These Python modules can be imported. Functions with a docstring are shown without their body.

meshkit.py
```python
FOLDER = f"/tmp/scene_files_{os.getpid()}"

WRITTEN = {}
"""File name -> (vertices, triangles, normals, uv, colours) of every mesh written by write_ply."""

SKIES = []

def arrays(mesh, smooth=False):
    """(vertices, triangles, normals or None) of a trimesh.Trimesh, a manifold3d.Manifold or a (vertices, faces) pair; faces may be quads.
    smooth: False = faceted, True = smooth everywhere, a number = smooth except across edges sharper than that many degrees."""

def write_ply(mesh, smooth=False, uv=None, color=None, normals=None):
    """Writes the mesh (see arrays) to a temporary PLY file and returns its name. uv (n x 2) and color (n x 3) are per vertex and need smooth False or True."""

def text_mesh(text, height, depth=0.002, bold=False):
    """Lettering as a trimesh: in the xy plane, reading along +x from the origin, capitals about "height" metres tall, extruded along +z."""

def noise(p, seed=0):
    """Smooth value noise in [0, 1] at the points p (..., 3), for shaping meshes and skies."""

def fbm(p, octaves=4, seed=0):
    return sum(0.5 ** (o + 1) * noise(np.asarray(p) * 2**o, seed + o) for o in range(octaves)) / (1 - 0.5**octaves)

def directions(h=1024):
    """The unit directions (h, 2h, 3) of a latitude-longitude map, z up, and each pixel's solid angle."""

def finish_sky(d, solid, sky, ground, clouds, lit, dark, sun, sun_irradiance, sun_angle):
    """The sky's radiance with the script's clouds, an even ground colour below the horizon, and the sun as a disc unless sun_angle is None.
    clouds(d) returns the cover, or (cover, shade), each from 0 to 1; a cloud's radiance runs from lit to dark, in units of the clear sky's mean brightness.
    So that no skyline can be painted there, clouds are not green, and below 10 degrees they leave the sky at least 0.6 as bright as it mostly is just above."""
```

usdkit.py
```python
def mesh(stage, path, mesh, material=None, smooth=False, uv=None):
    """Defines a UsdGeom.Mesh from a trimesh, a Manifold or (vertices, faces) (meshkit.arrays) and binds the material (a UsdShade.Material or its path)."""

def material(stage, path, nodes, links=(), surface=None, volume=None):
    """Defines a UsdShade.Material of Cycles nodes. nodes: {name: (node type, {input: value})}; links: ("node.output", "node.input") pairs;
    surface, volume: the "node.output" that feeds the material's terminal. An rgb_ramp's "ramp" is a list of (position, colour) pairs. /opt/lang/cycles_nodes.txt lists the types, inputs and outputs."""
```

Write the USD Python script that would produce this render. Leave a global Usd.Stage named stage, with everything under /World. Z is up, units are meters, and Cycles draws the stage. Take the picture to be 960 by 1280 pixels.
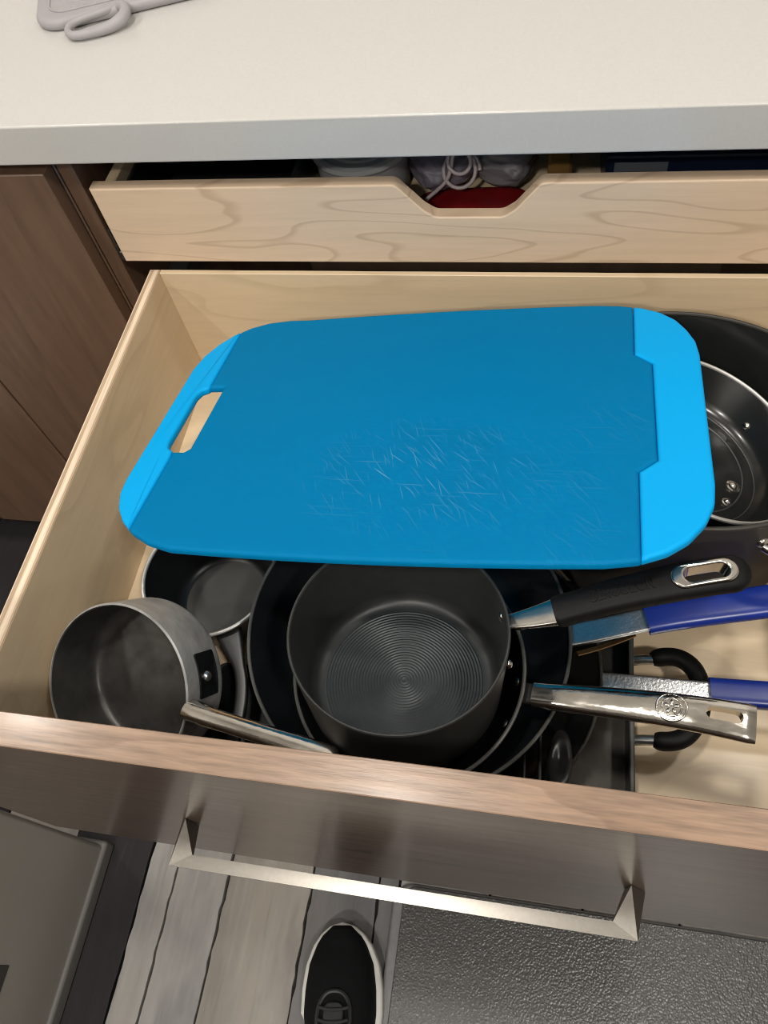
import math
import numpy as np
import trimesh
import manifold3d as m3
from shapely.geometry import Polygon, Point, LineString, box as sbox
from shapely import affinity
from pxr import Usd, UsdGeom, UsdLux, Gf, Sdf, UsdShade
import usdkit
import meshkit

rng = np.random.default_rng(7)
PI = math.pi
A3 = lambda *a: np.array(a, float)

# ------------------------------------------------------------------ stage, camera, light
stage = Usd.Stage.CreateInMemory()
UsdGeom.SetStageUpAxis(stage, 'Z')
UsdGeom.SetStageMetersPerUnit(stage, 1.0)
world = UsdGeom.Xform.Define(stage, '/World')
stage.SetDefaultPrim(world.GetPrim())
UsdGeom.Scope.Define(stage, '/World/Looks')

CAM_POS = A3(0.0, -0.61351628, 1.29359198)
CAM_R = A3(0.98026089, 0.15143768, -0.12710317)
CAM_U = A3(-0.06475791, 0.85335245, 0.51729683)
CAM_F = A3(-0.18680203, 0.49885491, -0.84631482)
cam = UsdGeom.Camera.Define(stage, '/World/camera')
M = Gf.Matrix4d(*CAM_R, 0, *CAM_U, 0, *(-CAM_F), 0, *CAM_POS, 1)
cam.AddTransformOp().Set(M)
cam.CreateHorizontalApertureAttr(36.0)
cam.CreateVerticalApertureAttr(48.0)
cam.CreateFocalLengthAttr(964.12 / 960 * 36.0)
cam.CreateClippingRangeAttr(Gf.Vec2f(0.02, 100))
cam.CreateExposureAttr(-1.75)

CEIL = 2.5
LAMPS = [  # x, y, radius, power, colour
    (-0.30, -0.36, 0.075, 10.0, (1.0, 0.945, 0.865)),
    (0.72, -1.10, 0.075, 16.0, (1.0, 0.945, 0.865)),
    (-1.35, -1.20, 0.075, 12.0, (1.0, 0.945, 0.865)),
    (0.75, 0.15, 0.075, 6.0, (1.0, 0.945, 0.865)),
    (-1.40, -0.10, 0.075, 8.0, (1.0, 0.945, 0.865)),
    (-0.25, -2.00, 0.075, 30.0, (1.0, 0.945, 0.865)),
]

# ------------------------------------------------------------------ materials
def lin(r, g, b):
    return tuple((c / 255 / 12.92) if c / 255 <= 0.04045 else ((c / 255 + 0.055) / 1.055) ** 2.4 for c in (r, g, b))


MATS = {}


def plain(name, col, rough=0.5, metal=0.0, var=0.0, vscale=30.0, bump=0.0, bscale=200.0, stretch=(1, 1, 1), rvar=0.0, spec=0.5, coat=0.0):
    """one colour with a little tonal noise, optional fine relief"""
    nodes = {'g': ('texture_coordinate', {}), 'm': ('mapping', {'scale': stretch}),
             'p': ('principled_bsdf', {'base_color': col, 'roughness': rough, 'metallic': metal, 'specular_ior_level': spec, 'coat_weight': coat, 'coat_roughness': 0.12})}
    links = [('g.object', 'm.vector')]
    if var > 0:
        d = tuple(max(0, c * (1 - var)) for c in col)
        l = tuple(min(1, c * (1 + var)) for c in col)
        nodes['n'] = ('noise_texture', {'scale': vscale, 'detail': 5.0, 'roughness': 0.6})
        nodes['r'] = ('rgb_ramp', {'ramp': [(0.3, d), (0.7, l)]})
        links += [('m.vector', 'n.vector'), ('n.fac', 'r.fac'), ('r.color', 'p.base_color')]
        if rvar > 0:
            nodes['mr'] = ('map_range', {'from_min': 0.3, 'from_max': 0.7, 'to_min': max(0.02, rough - rvar), 'to_max': rough + rvar, 'clamp': True})
            links += [('n.fac', 'mr.value'), ('mr.result', 'p.roughness')]
    if bump > 0:
        nodes['bn'] = ('noise_texture', {'scale': bscale, 'detail': 3.0})
        nodes['b'] = ('bump', {'strength': 1.0, 'distance': bump})
        links += [('m.vector', 'bn.vector'), ('bn.fac', 'b.height'), ('b.normal', 'p.normal')]
    MATS[name] = usdkit.material(stage, '/World/Looks/' + name, nodes, links, 'p.BSDF')
    return MATS[name]


def wood(name, base, dark, scale=(1.5, 9, 9), rings=7.0, rough=0.4, line=0.6, fine=(6, 160, 160), fine_amt=0.25, coat=0.0, offset=(0, 0, 0), wide=0.35):
    """contour-line grain: stretched noise cut into rings, with fine pores along the grain"""
    mid = tuple(b * (1 - line) + d * line for b, d in zip(base, dark))
    nodes = {'g': ('geometry', {}), 'm': ('mapping', {'scale': scale, 'location': offset}), 'm2': ('mapping', {'scale': fine}),
             'n': ('noise_texture', {'scale': 1.0, 'detail': 1.5, 'roughness': 0.4, 'distortion': 0.15}),
             'k': ('math', {'math_type': 'multiply', 'value2': rings}), 'f': ('math', {'math_type': 'fraction'}),
             'r': ('rgb_ramp', {'ramp': [(0.0, base), (1 - wide, base), (0.93, mid), (0.97, mid), (1.0, base)]}),
             'n2': ('noise_texture', {'scale': 1.0, 'detail': 3.0, 'roughness': 0.65}),
             'r2': ('rgb_ramp', {'ramp': [(0.30, (1 - fine_amt,) * 3), (0.62, (1.0,) * 3)]}),
             'x': ('mix_color', {'blend_type': 'multiply', 'fac': 1.0}),
             'b': ('bump', {'strength': 0.5, 'distance': 0.0004}),
             'p': ('principled_bsdf', {'roughness': rough, 'coat_weight': coat, 'coat_roughness': 0.15})}
    links = [('g.position', 'm.vector'), ('g.position', 'm2.vector'), ('m.vector', 'n.vector'), ('n.fac', 'k.value1'), ('k.value', 'f.value1'), ('f.value', 'r.fac'),
             ('m2.vector', 'n2.vector'), ('n2.fac', 'r2.fac'), ('r.color', 'x.a'), ('r2.color', 'x.b'), ('x.result', 'p.base_color'),
             ('n2.fac', 'b.height'), ('b.normal', 'p.normal')]
    MATS[name] = usdkit.material(stage, '/World/Looks/' + name, nodes, links, 'p.BSDF')
    return MATS[name]


plain('quartz', (0.56, 0.55, 0.53), 0.22, var=0.03, vscale=400, bump=0.00005, bscale=900)
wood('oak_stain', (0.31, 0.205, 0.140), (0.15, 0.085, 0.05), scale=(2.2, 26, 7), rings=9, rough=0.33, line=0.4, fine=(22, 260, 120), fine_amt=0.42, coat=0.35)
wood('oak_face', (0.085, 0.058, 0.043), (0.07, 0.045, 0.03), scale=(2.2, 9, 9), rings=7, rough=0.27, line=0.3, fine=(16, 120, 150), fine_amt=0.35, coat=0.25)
wood('oak_door', (0.165, 0.098, 0.063), (0.10, 0.058, 0.036), scale=(9, 9, 1.2), rings=6, rough=0.36, line=0.3, fine=(60, 60, 7), fine_amt=0.2, coat=0.2)
wood('maple', (0.86, 0.655, 0.465), (0.50, 0.33, 0.20), scale=(2.8, 5, 16), rings=9.0, rough=0.38, line=0.38, fine=(9, 120, 160), fine_amt=0.07, coat=0.15, wide=0.16)
wood('maple_ply', (0.77, 0.61, 0.41), (0.56, 0.42, 0.26), scale=(2.2, 3.0, 9), rings=5, rough=0.42, line=0.3, fine=(10, 10, 130), fine_amt=0.06, coat=0.1, wide=0.25, offset=(3, 1, 2))
wood('maple_floor', (0.88, 0.71, 0.49), (0.60, 0.47, 0.30), scale=(2.0, 9.0, 9), rings=5, rough=0.4, line=0.25, fine=(10, 130, 100), fine_amt=0.06, coat=0.1, wide=0.25, offset=(1, 6, 2))


def ply_edge():
    nodes = {'g': ('geometry', {}), 's': ('separate_xyz', {}), 'k': ('math', {'math_type': 'multiply', 'value2': 1 / 0.0046}), 'f': ('math', {'math_type': 'pingpong', 'value2': 1.0}),
             'm': ('mapping', {'scale': (300, 14, 40)}), 'n': ('noise_texture', {'scale': 1.0, 'detail': 3.0}), 'r': ('rgb_ramp', {'ramp': [(0.0, (0.84, 0.70, 0.54)), (0.55, (0.78, 0.63, 0.47)), (0.75, (0.46, 0.32, 0.20)), (1, (0.56, 0.41, 0.28))]}),
             'r2': ('rgb_ramp', {'ramp': [(0.3, (0.75,) * 3), (0.6, (1.0,) * 3)]}), 'x': ('mix_color', {'blend_type': 'multiply', 'fac': 1.0}),
             'p': ('principled_bsdf', {'roughness': 0.5})}
    links = [('g.position', 's.vector'), ('s.x', 'k.value1'), ('k.value', 'f.value1'), ('f.value', 'r.fac'), ('g.position', 'm.vector'), ('m.vector', 'n.vector'), ('n.fac', 'r2.fac'),
             ('r.color', 'x.a'), ('r2.color', 'x.b'), ('x.result', 'p.base_color')]
    MATS['ply_edge'] = usdkit.material(stage, '/World/Looks/ply_edge', nodes, links, 'p.BSDF')


ply_edge()


def board_blue():
    """matt textured plastic with knife scratches: three sets of thin scratches, densest low in the middle"""
    nodes = {'g': ('texture_coordinate', {}), 'p': ('principled_bsdf', {'roughness': 0.5, 'specular_ior_level': 0.10}),
             'tn': ('noise_texture', {'scale': 1.0, 'detail': 3.0}), 'tm': ('mapping', {'scale': (90, 700, 300)}),
             'big': ('noise_texture', {'scale': 9.0, 'detail': 2.0}), 'bigr': ('rgb_ramp', {'ramp': [(0.55, (0, 0, 0)), (0.72, (1, 1, 1))]}),
             'gm': ('mapping', {'location': (-0.20, 0.95, 0), 'scale': (8.0, 13.0, 0.001)}), 'gr': ('gradient_texture', {'gradient_type': 'spherical'}),
             'cv': ('rgb_ramp', {'ramp': [(0.3, (0.0, 0.265, 0.600)), (0.7, (0.0, 0.292, 0.640))]}),
             'b': ('bump', {'strength': 0.35, 'distance': 0.0003}), 'mk': ('math', {'math_type': 'maximum', 'value2': 0.0}),
             'mx': ('mix_color', {'b': (0.16, 0.50, 0.74)}), 'am': ('math', {'math_type': 'multiply', 'value2': 0.9})}
    links = [('g.object', 'tm.vector'), ('tm.vector', 'tn.vector'), ('tn.fac', 'cv.fac'), ('g.object', 'big.vector'), ('big.fac', 'bigr.fac'), ('g.object', 'gm.vector'), ('gm.vector', 'gr.vector'),
             ('tn.fac', 'b.height'), ('b.normal', 'p.normal'), ('cv.color', 'mx.a'), ('mx.result', 'p.base_color')]
    prev = None
    for k, (ang, sx, sy, th) in enumerate([(0.06, 10, 700, 0.68), (0.70, 24, 640, 0.67), (0.95, 20, 760, 0.67), (1.25, 26, 700, 0.68)]):
        nodes[f'v{k}'] = ('vector_rotate', {'rotate_type': 'z_axis', 'angle': ang})
        nodes[f's{k}'] = ('mapping', {'scale': (sx, sy, 1), 'location': (k * 3.7, k * 1.3, 0)})
        nodes[f'n{k}'] = ('noise_texture', {'scale': 1.0, 'detail': 1.0})
        nodes[f'r{k}'] = ('map_range', {'from_min': th, 'from_max': th + 0.05, 'to_min': 0.0, 'to_max': 1.0, 'clamp': True})
        links += [('g.object', f'v{k}.vector'), (f'v{k}.vector', f's{k}.vector'), (f's{k}.vector', f'n{k}.vector'), (f'n{k}.fac', f'r{k}.value')]
        if prev:
            nodes[f'a{k}'] = ('math', {'math_type': 'maximum'})
            links += [(prev, f'a{k}.value1'), (f'r{k}.result', f'a{k}.value2')]
            prev = f'a{k}.value'
        else:
            prev = f'r{k}.result'
    nodes['w1'] = ('math', {'math_type': 'maximum'})
    nodes['w2'] = ('math', {'math_type': 'multiply'})
    nodes['wb'] = ('math', {'math_type': 'multiply', 'value2': 0.18})
    links += [('bigr.color', 'wb.value1'), ('wb.value', 'w1.value1'), ('gr.fac', 'w1.value2'), (prev, 'w2.value1'), ('w1.value', 'w2.value2'), ('w2.value', 'am.value1'), ('am.value', 'mx.fac')]
    nodes['tr'] = ('translucent_bsdf', {'color': (0.0, 0.50, 0.70)})
    nodes['mc'] = ('mix_closure', {'fac': 0.45})
    links += [('p.BSDF', 'mc.closure1'), ('tr.BSDF', 'mc.closure2')]
    MATS['board_blue'] = usdkit.material(stage, '/World/Looks/board_blue', nodes, links, 'mc.closure')


board_blue()
plain('grip_blue', (0.0, 0.36, 0.80), 0.5, spec=0.14)
plain('anodized', (0.050, 0.052, 0.052), 0.42, metal=0.45, var=0.10, vscale=60, bump=0.00006, bscale=1500)
plain('anodized_inside', (0.060, 0.068, 0.073), 0.38, metal=0.35, var=0.12, vscale=700, bump=0.00006, bscale=1500)
plain('nonstick', (0.009, 0.010, 0.0115), 0.34, metal=0.0, spec=0.35, var=0.2, vscale=300, bump=0.00004, bscale=1400)
plain('nonstick_worn', (0.080, 0.080, 0.076), 0.42, metal=0.2, var=0.12, vscale=25, bump=0.00003, bscale=900)
plain('enamel_black', (0.013, 0.014, 0.0135), 0.26, var=0.2, vscale=20, coat=0.2)
plain('wall_dark', (0.030, 0.027, 0.023), 0.5, metal=0.1, var=0.12, vscale=30)
plain('steel', (0.72, 0.69, 0.64), 0.16, metal=1.0, var=0.05, vscale=60, bump=0.00012, bscale=60)
plain('steel_worn', (0.74, 0.70, 0.64), 0.16, metal=1.0, var=0.10, vscale=90, bump=0.00022, bscale=150, rvar=0.06, stretch=(0.45, 1, 1))
plain('brushed_nickel', (0.33, 0.31, 0.28), 0.33, metal=1.0, var=0.06, vscale=300, stretch=(1, 1, 1))
plain('aluminium_old', (0.52, 0.52, 0.515), 0.42, metal=0.45, var=0.28, vscale=26, bump=0.00008, bscale=300, stretch=(1, 1, 2.5), rvar=0.1)
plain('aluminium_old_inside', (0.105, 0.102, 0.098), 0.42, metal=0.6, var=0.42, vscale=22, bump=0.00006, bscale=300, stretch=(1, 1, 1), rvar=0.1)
plain('aluminium_edge', (0.78, 0.77, 0.74), 0.42, metal=0.8, var=0.08)
plain('aluminium_cast', (0.66, 0.68, 0.69), 0.26, metal=0.95, var=0.12, vscale=500, bump=0.00025, bscale=420)
plain('brass', (0.72, 0.50, 0.28), 0.3, metal=1.0, var=0.1)
plain('rubber_black', (0.006, 0.006, 0.0065), 0.5, spec=0.16, var=0.1, vscale=200, bump=0.00008, bscale=900)
plain('plastic_black', (0.020, 0.020, 0.021), 0.35, var=0.1)
plain('silicone_blue', (0.008, 0.028, 0.24), 0.28, var=0.06, vscale=40)
plain('roaster_dark', (0.045, 0.040, 0.034), 0.38, metal=0.45, var=0.3, vscale=40, bump=0.0001, bscale=200)
plain('slide_metal', (0.16, 0.165, 0.165), 0.4, metal=0.8)
plain('carcass_dark', (0.13, 0.09, 0.06), 0.5, var=0.15, vscale=30, stretch=(1, 1, 0.1))
plain('grey_metal', (0.31, 0.29, 0.265), 0.36, metal=0.25, var=0.03, vscale=6)
plain('grey_plastic', (0.13, 0.125, 0.12), 0.5)
plain('dark_recess', (0.03, 0.028, 0.026), 0.5)
plain('silicone_grey', (0.36, 0.345, 0.36), 0.5, var=0.04, vscale=50, bump=0.00015, bscale=180)
MATS['mat_black'] = usdkit.material(stage, '/World/Looks/mat_black', {
    'g': ('geometry', {}), 'v': ('voronoi_texture', {'scale': 330.0, 'feature': 'smooth_f1', 'smoothness': 0.6}), 'n': ('noise_texture', {'scale': 500.0, 'detail': 2.0}),
    'm': ('mix_float', {'fac': 0.3}), 'b': ('bump', {'strength': 0.85, 'distance': 0.0009, 'invert': True}),
    'p': ('principled_bsdf', {'base_color': (0.062, 0.062, 0.062), 'roughness': 0.27, 'specular_ior_level': 0.6})},
    [('g.position', 'v.vector'), ('g.position', 'n.vector'), ('v.distance', 'm.a'), ('n.fac', 'm.b'), ('m.result', 'b.height'), ('b.normal', 'p.normal')], 'p.BSDF')
plain('mat_edge', (0.17, 0.17, 0.18), 0.4, var=0.1, vscale=80)
plain('shoe_mesh', (0.005, 0.0055, 0.0065), 0.8, spec=0.15, var=0.3, vscale=500, bump=0.0006, bscale=900)
plain('shoe_trim', (0.012, 0.013, 0.015), 0.5, var=0.2, vscale=200)
plain('shoe_sole', (0.62, 0.62, 0.60), 0.5, var=0.05, vscale=60)
plain('lace', (0.016, 0.016, 0.018), 0.8, var=0.2, vscale=900)
plain('paint_white', (0.82, 0.81, 0.79), 0.6)
plain('wall_paint', (0.70, 0.685, 0.66), 0.6)
plain('tub_plastic', (0.36, 0.37, 0.38), 0.4)
plain('cord_white', (0.42, 0.36, 0.37), 0.45)
plain('bag_lilac', (0.17, 0.155, 0.19), 0.5, var=0.15, vscale=30)
plain('bag_grey', (0.15, 0.145, 0.155), 0.5, var=0.15, vscale=30)
plain('packet_red', (0.20, 0.006, 0.008), 0.35, var=0.2, vscale=30)
plain('packet_tan', (0.24, 0.13, 0.035), 0.5, var=0.15, vscale=30)
plain('box_navy', (0.004, 0.010, 0.030), 0.4, var=0.05)
plain('label_grey', (0.10, 0.11, 0.13), 0.5)
plain('subfloor', (0.03, 0.028, 0.026), 0.9)
PLANKS = []
for k, (c, rg) in enumerate([((0.345, 0.338, 0.33), 0.72), ((0.29, 0.27, 0.245), 0.72), ((0.145, 0.142, 0.145), 0.72), ((0.020, 0.018, 0.021), 0.8), ((0.38, 0.36, 0.335), 0.72)]):
    nodes = {'g': ('geometry', {}), 'm': ('mapping', {'scale': (70, 4.5, 1), 'location': (k * 5.1, k, 0)}), 'n': ('noise_texture', {'scale': 1.0, 'detail': 6.0, 'roughness': 0.65}),
             'm2': ('mapping', {'scale': (14, 5, 1), 'location': (k * 2.7, k * 3, 0)}), 'n2': ('noise_texture', {'scale': 1.0, 'detail': 4.0}),
             'r': ('rgb_ramp', {'ramp': [(0.25, tuple(v * 0.62 for v in c)), (0.42, tuple(v * 0.92 for v in c)), (0.60, c), (0.78, tuple(min(1, v * 1.12 + 0.02) for v in c))]}),
             'r2': ('rgb_ramp', {'ramp': [(0.32, (0.72, 0.72, 0.74)), (0.5, (1, 1, 1)), (0.72, (1.0, 0.97, 0.93))]}), 'x': ('mix_color', {'blend_type': 'multiply', 'fac': 1.0}),
             'b': ('bump', {'strength': 0.5, 'distance': 0.0008}), 'p': ('principled_bsdf', {'roughness': rg - 0.12, 'specular_ior_level': 0.35})}
    links = [('g.position', 'm.vector'), ('m.vector', 'n.vector'), ('n.fac', 'r.fac'), ('g.position', 'm2.vector'), ('m2.vector', 'n2.vector'), ('n2.fac', 'r2.fac'), ('r.color', 'x.a'), ('r2.color', 'x.b'),
             ('x.result', 'p.base_color'), ('n.fac', 'b.height'), ('b.normal', 'p.normal')]
    MATS[f'plank{k}'] = usdkit.material(stage, f'/World/Looks/plank{k}', nodes, links, 'p.BSDF')
    PLANKS.append(f'plank{k}')


# ------------------------------------------------------------------ prim helpers
USED = {}


def numbered(parent, name):
    k = (parent, name)
    n = USED.get(k, 0)
    USED[k] = n + 1
    return f'{parent}/{name}' + (f'_{n:03d}' if n else '')


LOC = {'/World': A3(0, 0, 0)}


def meta(prim, **kw):
    for k, v in kw.items():
        if v:
            prim.SetCustomDataByKey(k, v)


def thing(name, label, cat, loc, group=None, kind=None):
    path = numbered('/World', name)
    x = UsdGeom.Xform.Define(stage, path)
    x.AddTranslateOp().Set(Gf.Vec3d(*map(float, loc)))
    meta(x.GetPrim(), label=label, category=cat, group=group, kind=kind)
    LOC[path] = np.asarray(loc, float)
    return path


def obj(name, mesh, mat, parent='/World', smooth=30, label=None, cat=None, kind=None, group=None):
    """one Mesh prim; the mesh is given in world coordinates"""
    path = numbered(parent, name)
    v, f, n = meshkit.arrays(mesh, smooth)
    v = v - LOC[parent]
    m = UsdGeom.Mesh.Define(stage, path)
    from pxr import Vt
    m.CreatePointsAttr(Vt.Vec3fArray.FromNumpy(v.astype(np.float32)))
    m.CreateFaceVertexCountsAttr(Vt.IntArray.FromNumpy(np.full(len(f), 3, np.int32)))
    m.CreateFaceVertexIndicesAttr(Vt.IntArray.FromNumpy(f.astype(np.int32).ravel()))
    m.CreateSubdivisionSchemeAttr('none')
    if n is not None:
        m.CreateNormalsAttr(Vt.Vec3fArray.FromNumpy(n.astype(np.float32)))
        m.SetNormalsInterpolation('vertex')
    UsdShade.MaterialBindingAPI.Apply(m.GetPrim()).Bind(MATS[mat])
    meta(m.GetPrim(), label=label, category=cat, kind=kind, group=group)
    LOC[path] = LOC[parent]
    return path


# ------------------------------------------------------------------ mesh helpers
def tm(v, f):
    return trimesh.Trimesh(np.asarray(v, float), np.asarray(f, int), process=False)


def cat(*ms):
    return trimesh.util.concatenate(list(ms))


def man(t):
    t = t.copy()
    t.merge_vertices()
    return m3.Manifold(m3.Mesh(np.asarray(t.vertices, np.float32), np.asarray(t.faces, np.uint32)))


def unman(m):
    q = m.to_mesh()
    return trimesh.Trimesh(np.array(q.vert_properties[:, :3], float), np.array(q.tri_verts, int), process=False)


def cbox(lo, hi, c=0.0015):
    """box with chamfered edges"""
    lo, hi = np.asarray(lo, float), np.asarray(hi, float)
    c = min(c, (hi - lo).min() * 0.45)
    pts = []
    for sx in (0, 1):
        for sy in (0, 1):
            for sz in (0, 1):
                p = np.where([sx, sy, sz], hi, lo)
                s = np.where([sx, sy, sz], -1, 1)
                for k in range(3):
                    q = p + s * c
                    q[k] = p[k]
                    pts.append(q)
    h = trimesh.convex.convex_hull(np.array(pts))
    return h


def rbox(lo, hi, r, seg=16):
    lo, hi = np.asarray(lo, float), np.asarray(hi, float)
    s = m3.Manifold.sphere(r, seg)
    ms = [s.translate(tuple(np.where([a, b, c], hi - r, lo + r))) for a in (0, 1) for b in (0, 1) for c in (0, 1)]
    return unman(m3.Manifold.batch_hull(ms))


def frame(origin, up, xdir=(1, 0, 0)):
    z = np.asarray(up, float)
    z = z / np.linalg.norm(z)
    x = np.asarray(xdir, float)
    x = x - (x @ z) * z
    x /= np.linalg.norm(x)
    F = np.eye(4)
    F[:3, 0], F[:3, 1], F[:3, 2], F[:3, 3] = x, np.cross(z, x), z, origin
    return F


def put(mesh, F):
    m = mesh.copy()
    m.apply_transform(F)
    return m


def lathe(profile, n=96, closed=True):
    """revolve (r, z) points about z; a closed profile makes a solid wall; points with r=0 become poles"""
    P = np.asarray(profile, float)
    v, idx = [], []
    ang = np.arange(n) * 2 * PI / n
    for r, z in P:
        if r < 1e-9:
            idx.append([len(v)] * n)
            v.append((0, 0, z))
        else:
            idx.append(list(range(len(v), len(v) + n)))
            v += [(r * math.cos(a), r * math.sin(a), z) for a in ang]
    f = []
    m = len(P)
    for i in range(m if closed else m - 1):
        a, b = idx[i], idx[(i + 1) % m]
        for k in range(n):
            l = (k + 1) % n
            q = [a[k], a[l], b[l], b[k]]
            if q[0] != q[1] and q[1] != q[2]:
                f.append((q[0], q[1], q[2]))
            if q[2] != q[3] and q[0] != q[3]:
                f.append((q[0], q[2], q[3]))
    t = tm(v, f)
    if t.volume < 0:
        t.invert()
    return t


def arc(cx, cz, r, a0, a1, n=6):
    return [(cx + r * math.cos(a), cz + r * math.sin(a)) for a in np.linspace(math.radians(a0), math.radians(a1), n)]


def pan_profile(R, Rb, depth, t=0.0025, fil=0.012, rim=None):
    """closed wall profile: rim radius R (outer), inside floor radius Rb, inside depth, rim at z=0"""
    rim = rim or t
    pin = [(1e-12, -depth), (Rb - fil * 1.1, -depth)]
    # fillet from floor to wall
    wx, wz = R - t - Rb, depth
    L = math.hypot(wx, wz)
    w = (wx / L, wz / L)
    p0, p1, p2 = np.array((Rb - fil * 1.1, -depth)), np.array((Rb, -depth)), np.array((Rb + w[0] * fil * 1.1, -depth + w[1] * fil * 1.1))
    for s in np.linspace(0.15, 1, 7):
        pin.append(tuple((1 - s) ** 2 * p0 + 2 * s * (1 - s) * p1 + s * s * p2))
    inner = pin + [(R - t, -0.0012)]
    lip = [(R - t * 0.7, -0.0002), (R - t * 0.3, -0.0002), (R, -0.0012)]
    outp = [(R, -0.003)]
    q0, q1, q2 = np.array((Rb + t - fil * 1.0, -depth - t)), np.array((Rb + t, -depth - t)), np.array((Rb + t + w[0] * fil * 1.1, -depth - t + w[1] * fil * 1.1))
    for s in np.linspace(1, 0, 8):
        outp.append(tuple((1 - s) ** 2 * q0 + 2 * s * (1 - s) * q1 + s * s * q2))
    outp.append((1e-12, -depth - t))
    return inner, lip, outp


def lathe_pan(R, Rb, depth, t=0.0025, fil=0.012, n=112):
    a, b, c = pan_profile(R, Rb, depth, t, fil)
    return lathe(a + b + c, n)


def torus(R, r, n=112, k=10):
    return lathe([(R + r * math.cos(a), r * math.sin(a)) for a in np.linspace(0, 2 * PI, k, endpoint=False)], n)


def tube(pts, r, k=12, caps=True):
    """round tube through the points; r one radius or one per point"""
    p = np.asarray(pts, float)
    r = np.broadcast_to(r, (len(p),))
    t = np.gradient(p, axis=0)
    t /= np.linalg.norm(t, axis=1, keepdims=True)
    ref = A3(0, 0, 1) if abs(t[0][2]) < 0.9 else A3(1, 0, 0)
    v, f = [], []
    a = np.cross(t[0], ref)
    a /= np.linalg.norm(a)
    for i in range(len(p)):
        a = a - (a @ t[i]) * t[i]
        a /= np.linalg.norm(a)
        b = np.cross(t[i], a)
        v += [p[i] + r[i] * (math.cos(s) * a + math.sin(s) * b) for s in np.arange(k) * 2 * PI / k]
    for i in range(len(p) - 1):
        for j in range(k):
            l = (j + 1) % k
            f += [(i * k + j, i * k + l, (i + 1) * k + l), (i * k + j, (i + 1) * k + l, (i + 1) * k + j)]
    if caps:
        for e, base in ((0, 0), (len(p) - 1, (len(p) - 1) * k)):
            c = len(v)
            v.append(p[e])
            for j in range(k):
                l = (j + 1) % k
                f.append((c, base + l, base + j) if e == 0 else (c, base + j, base + l))
    m = tm(v, f)
    if m.volume < 0:
        m.invert()
    return m


def spline(pts, n=40):
    from scipy.interpolate import CubicSpline
    p = np.asarray(pts, float)
    s = np.concatenate([[0], np.cumsum(np.linalg.norm(np.diff(p, axis=0), axis=1))])
    return CubicSpline(s, p)(np.linspace(0, s[-1], n))


def ring_normals(r):
    d0 = r - np.roll(r, 1, 0)
    d1 = np.roll(r, -1, 0) - r
    n0 = np.stack([d0[:, 1], -d0[:, 0]], 1) / (np.linalg.norm(d0, axis=1, keepdims=True) + 1e-12)
    n1 = np.stack([d1[:, 1], -d1[:, 0]], 1) / (np.linalg.norm(d1, axis=1, keepdims=True) + 1e-12)
    n = n0 + n1
    L = np.linalg.norm(n, axis=1, keepdims=True)
    n = n / (L + 1e-12)
    c = np.clip((n * n0).sum(1, keepdims=True), 0.5, 1)
    return n / c


def densify(poly, step):
    def ring(c, ccw):
        c = np.asarray(c)[:-1]
        a = 0.5 * np.sum(c[:, 0] * np.roll(c[:, 1], -1) - np.roll(c[:, 0], -1) * c[:, 1])
        if (a > 0) != ccw:
            c = c[::-1]
        out = []
        for i in range(len(c)):
            p, q = c[i], c[(i + 1) % len(c)]
            n = max(1, int(np.ceil(np.linalg.norm(q - p) / step)))
            out += [p + (q - p) * k / n for k in range(n)]
        return np.array(out)
    return ring(poly.exterior.coords, True), [ring(h.coords, False) for h in poly.interiors]


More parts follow.
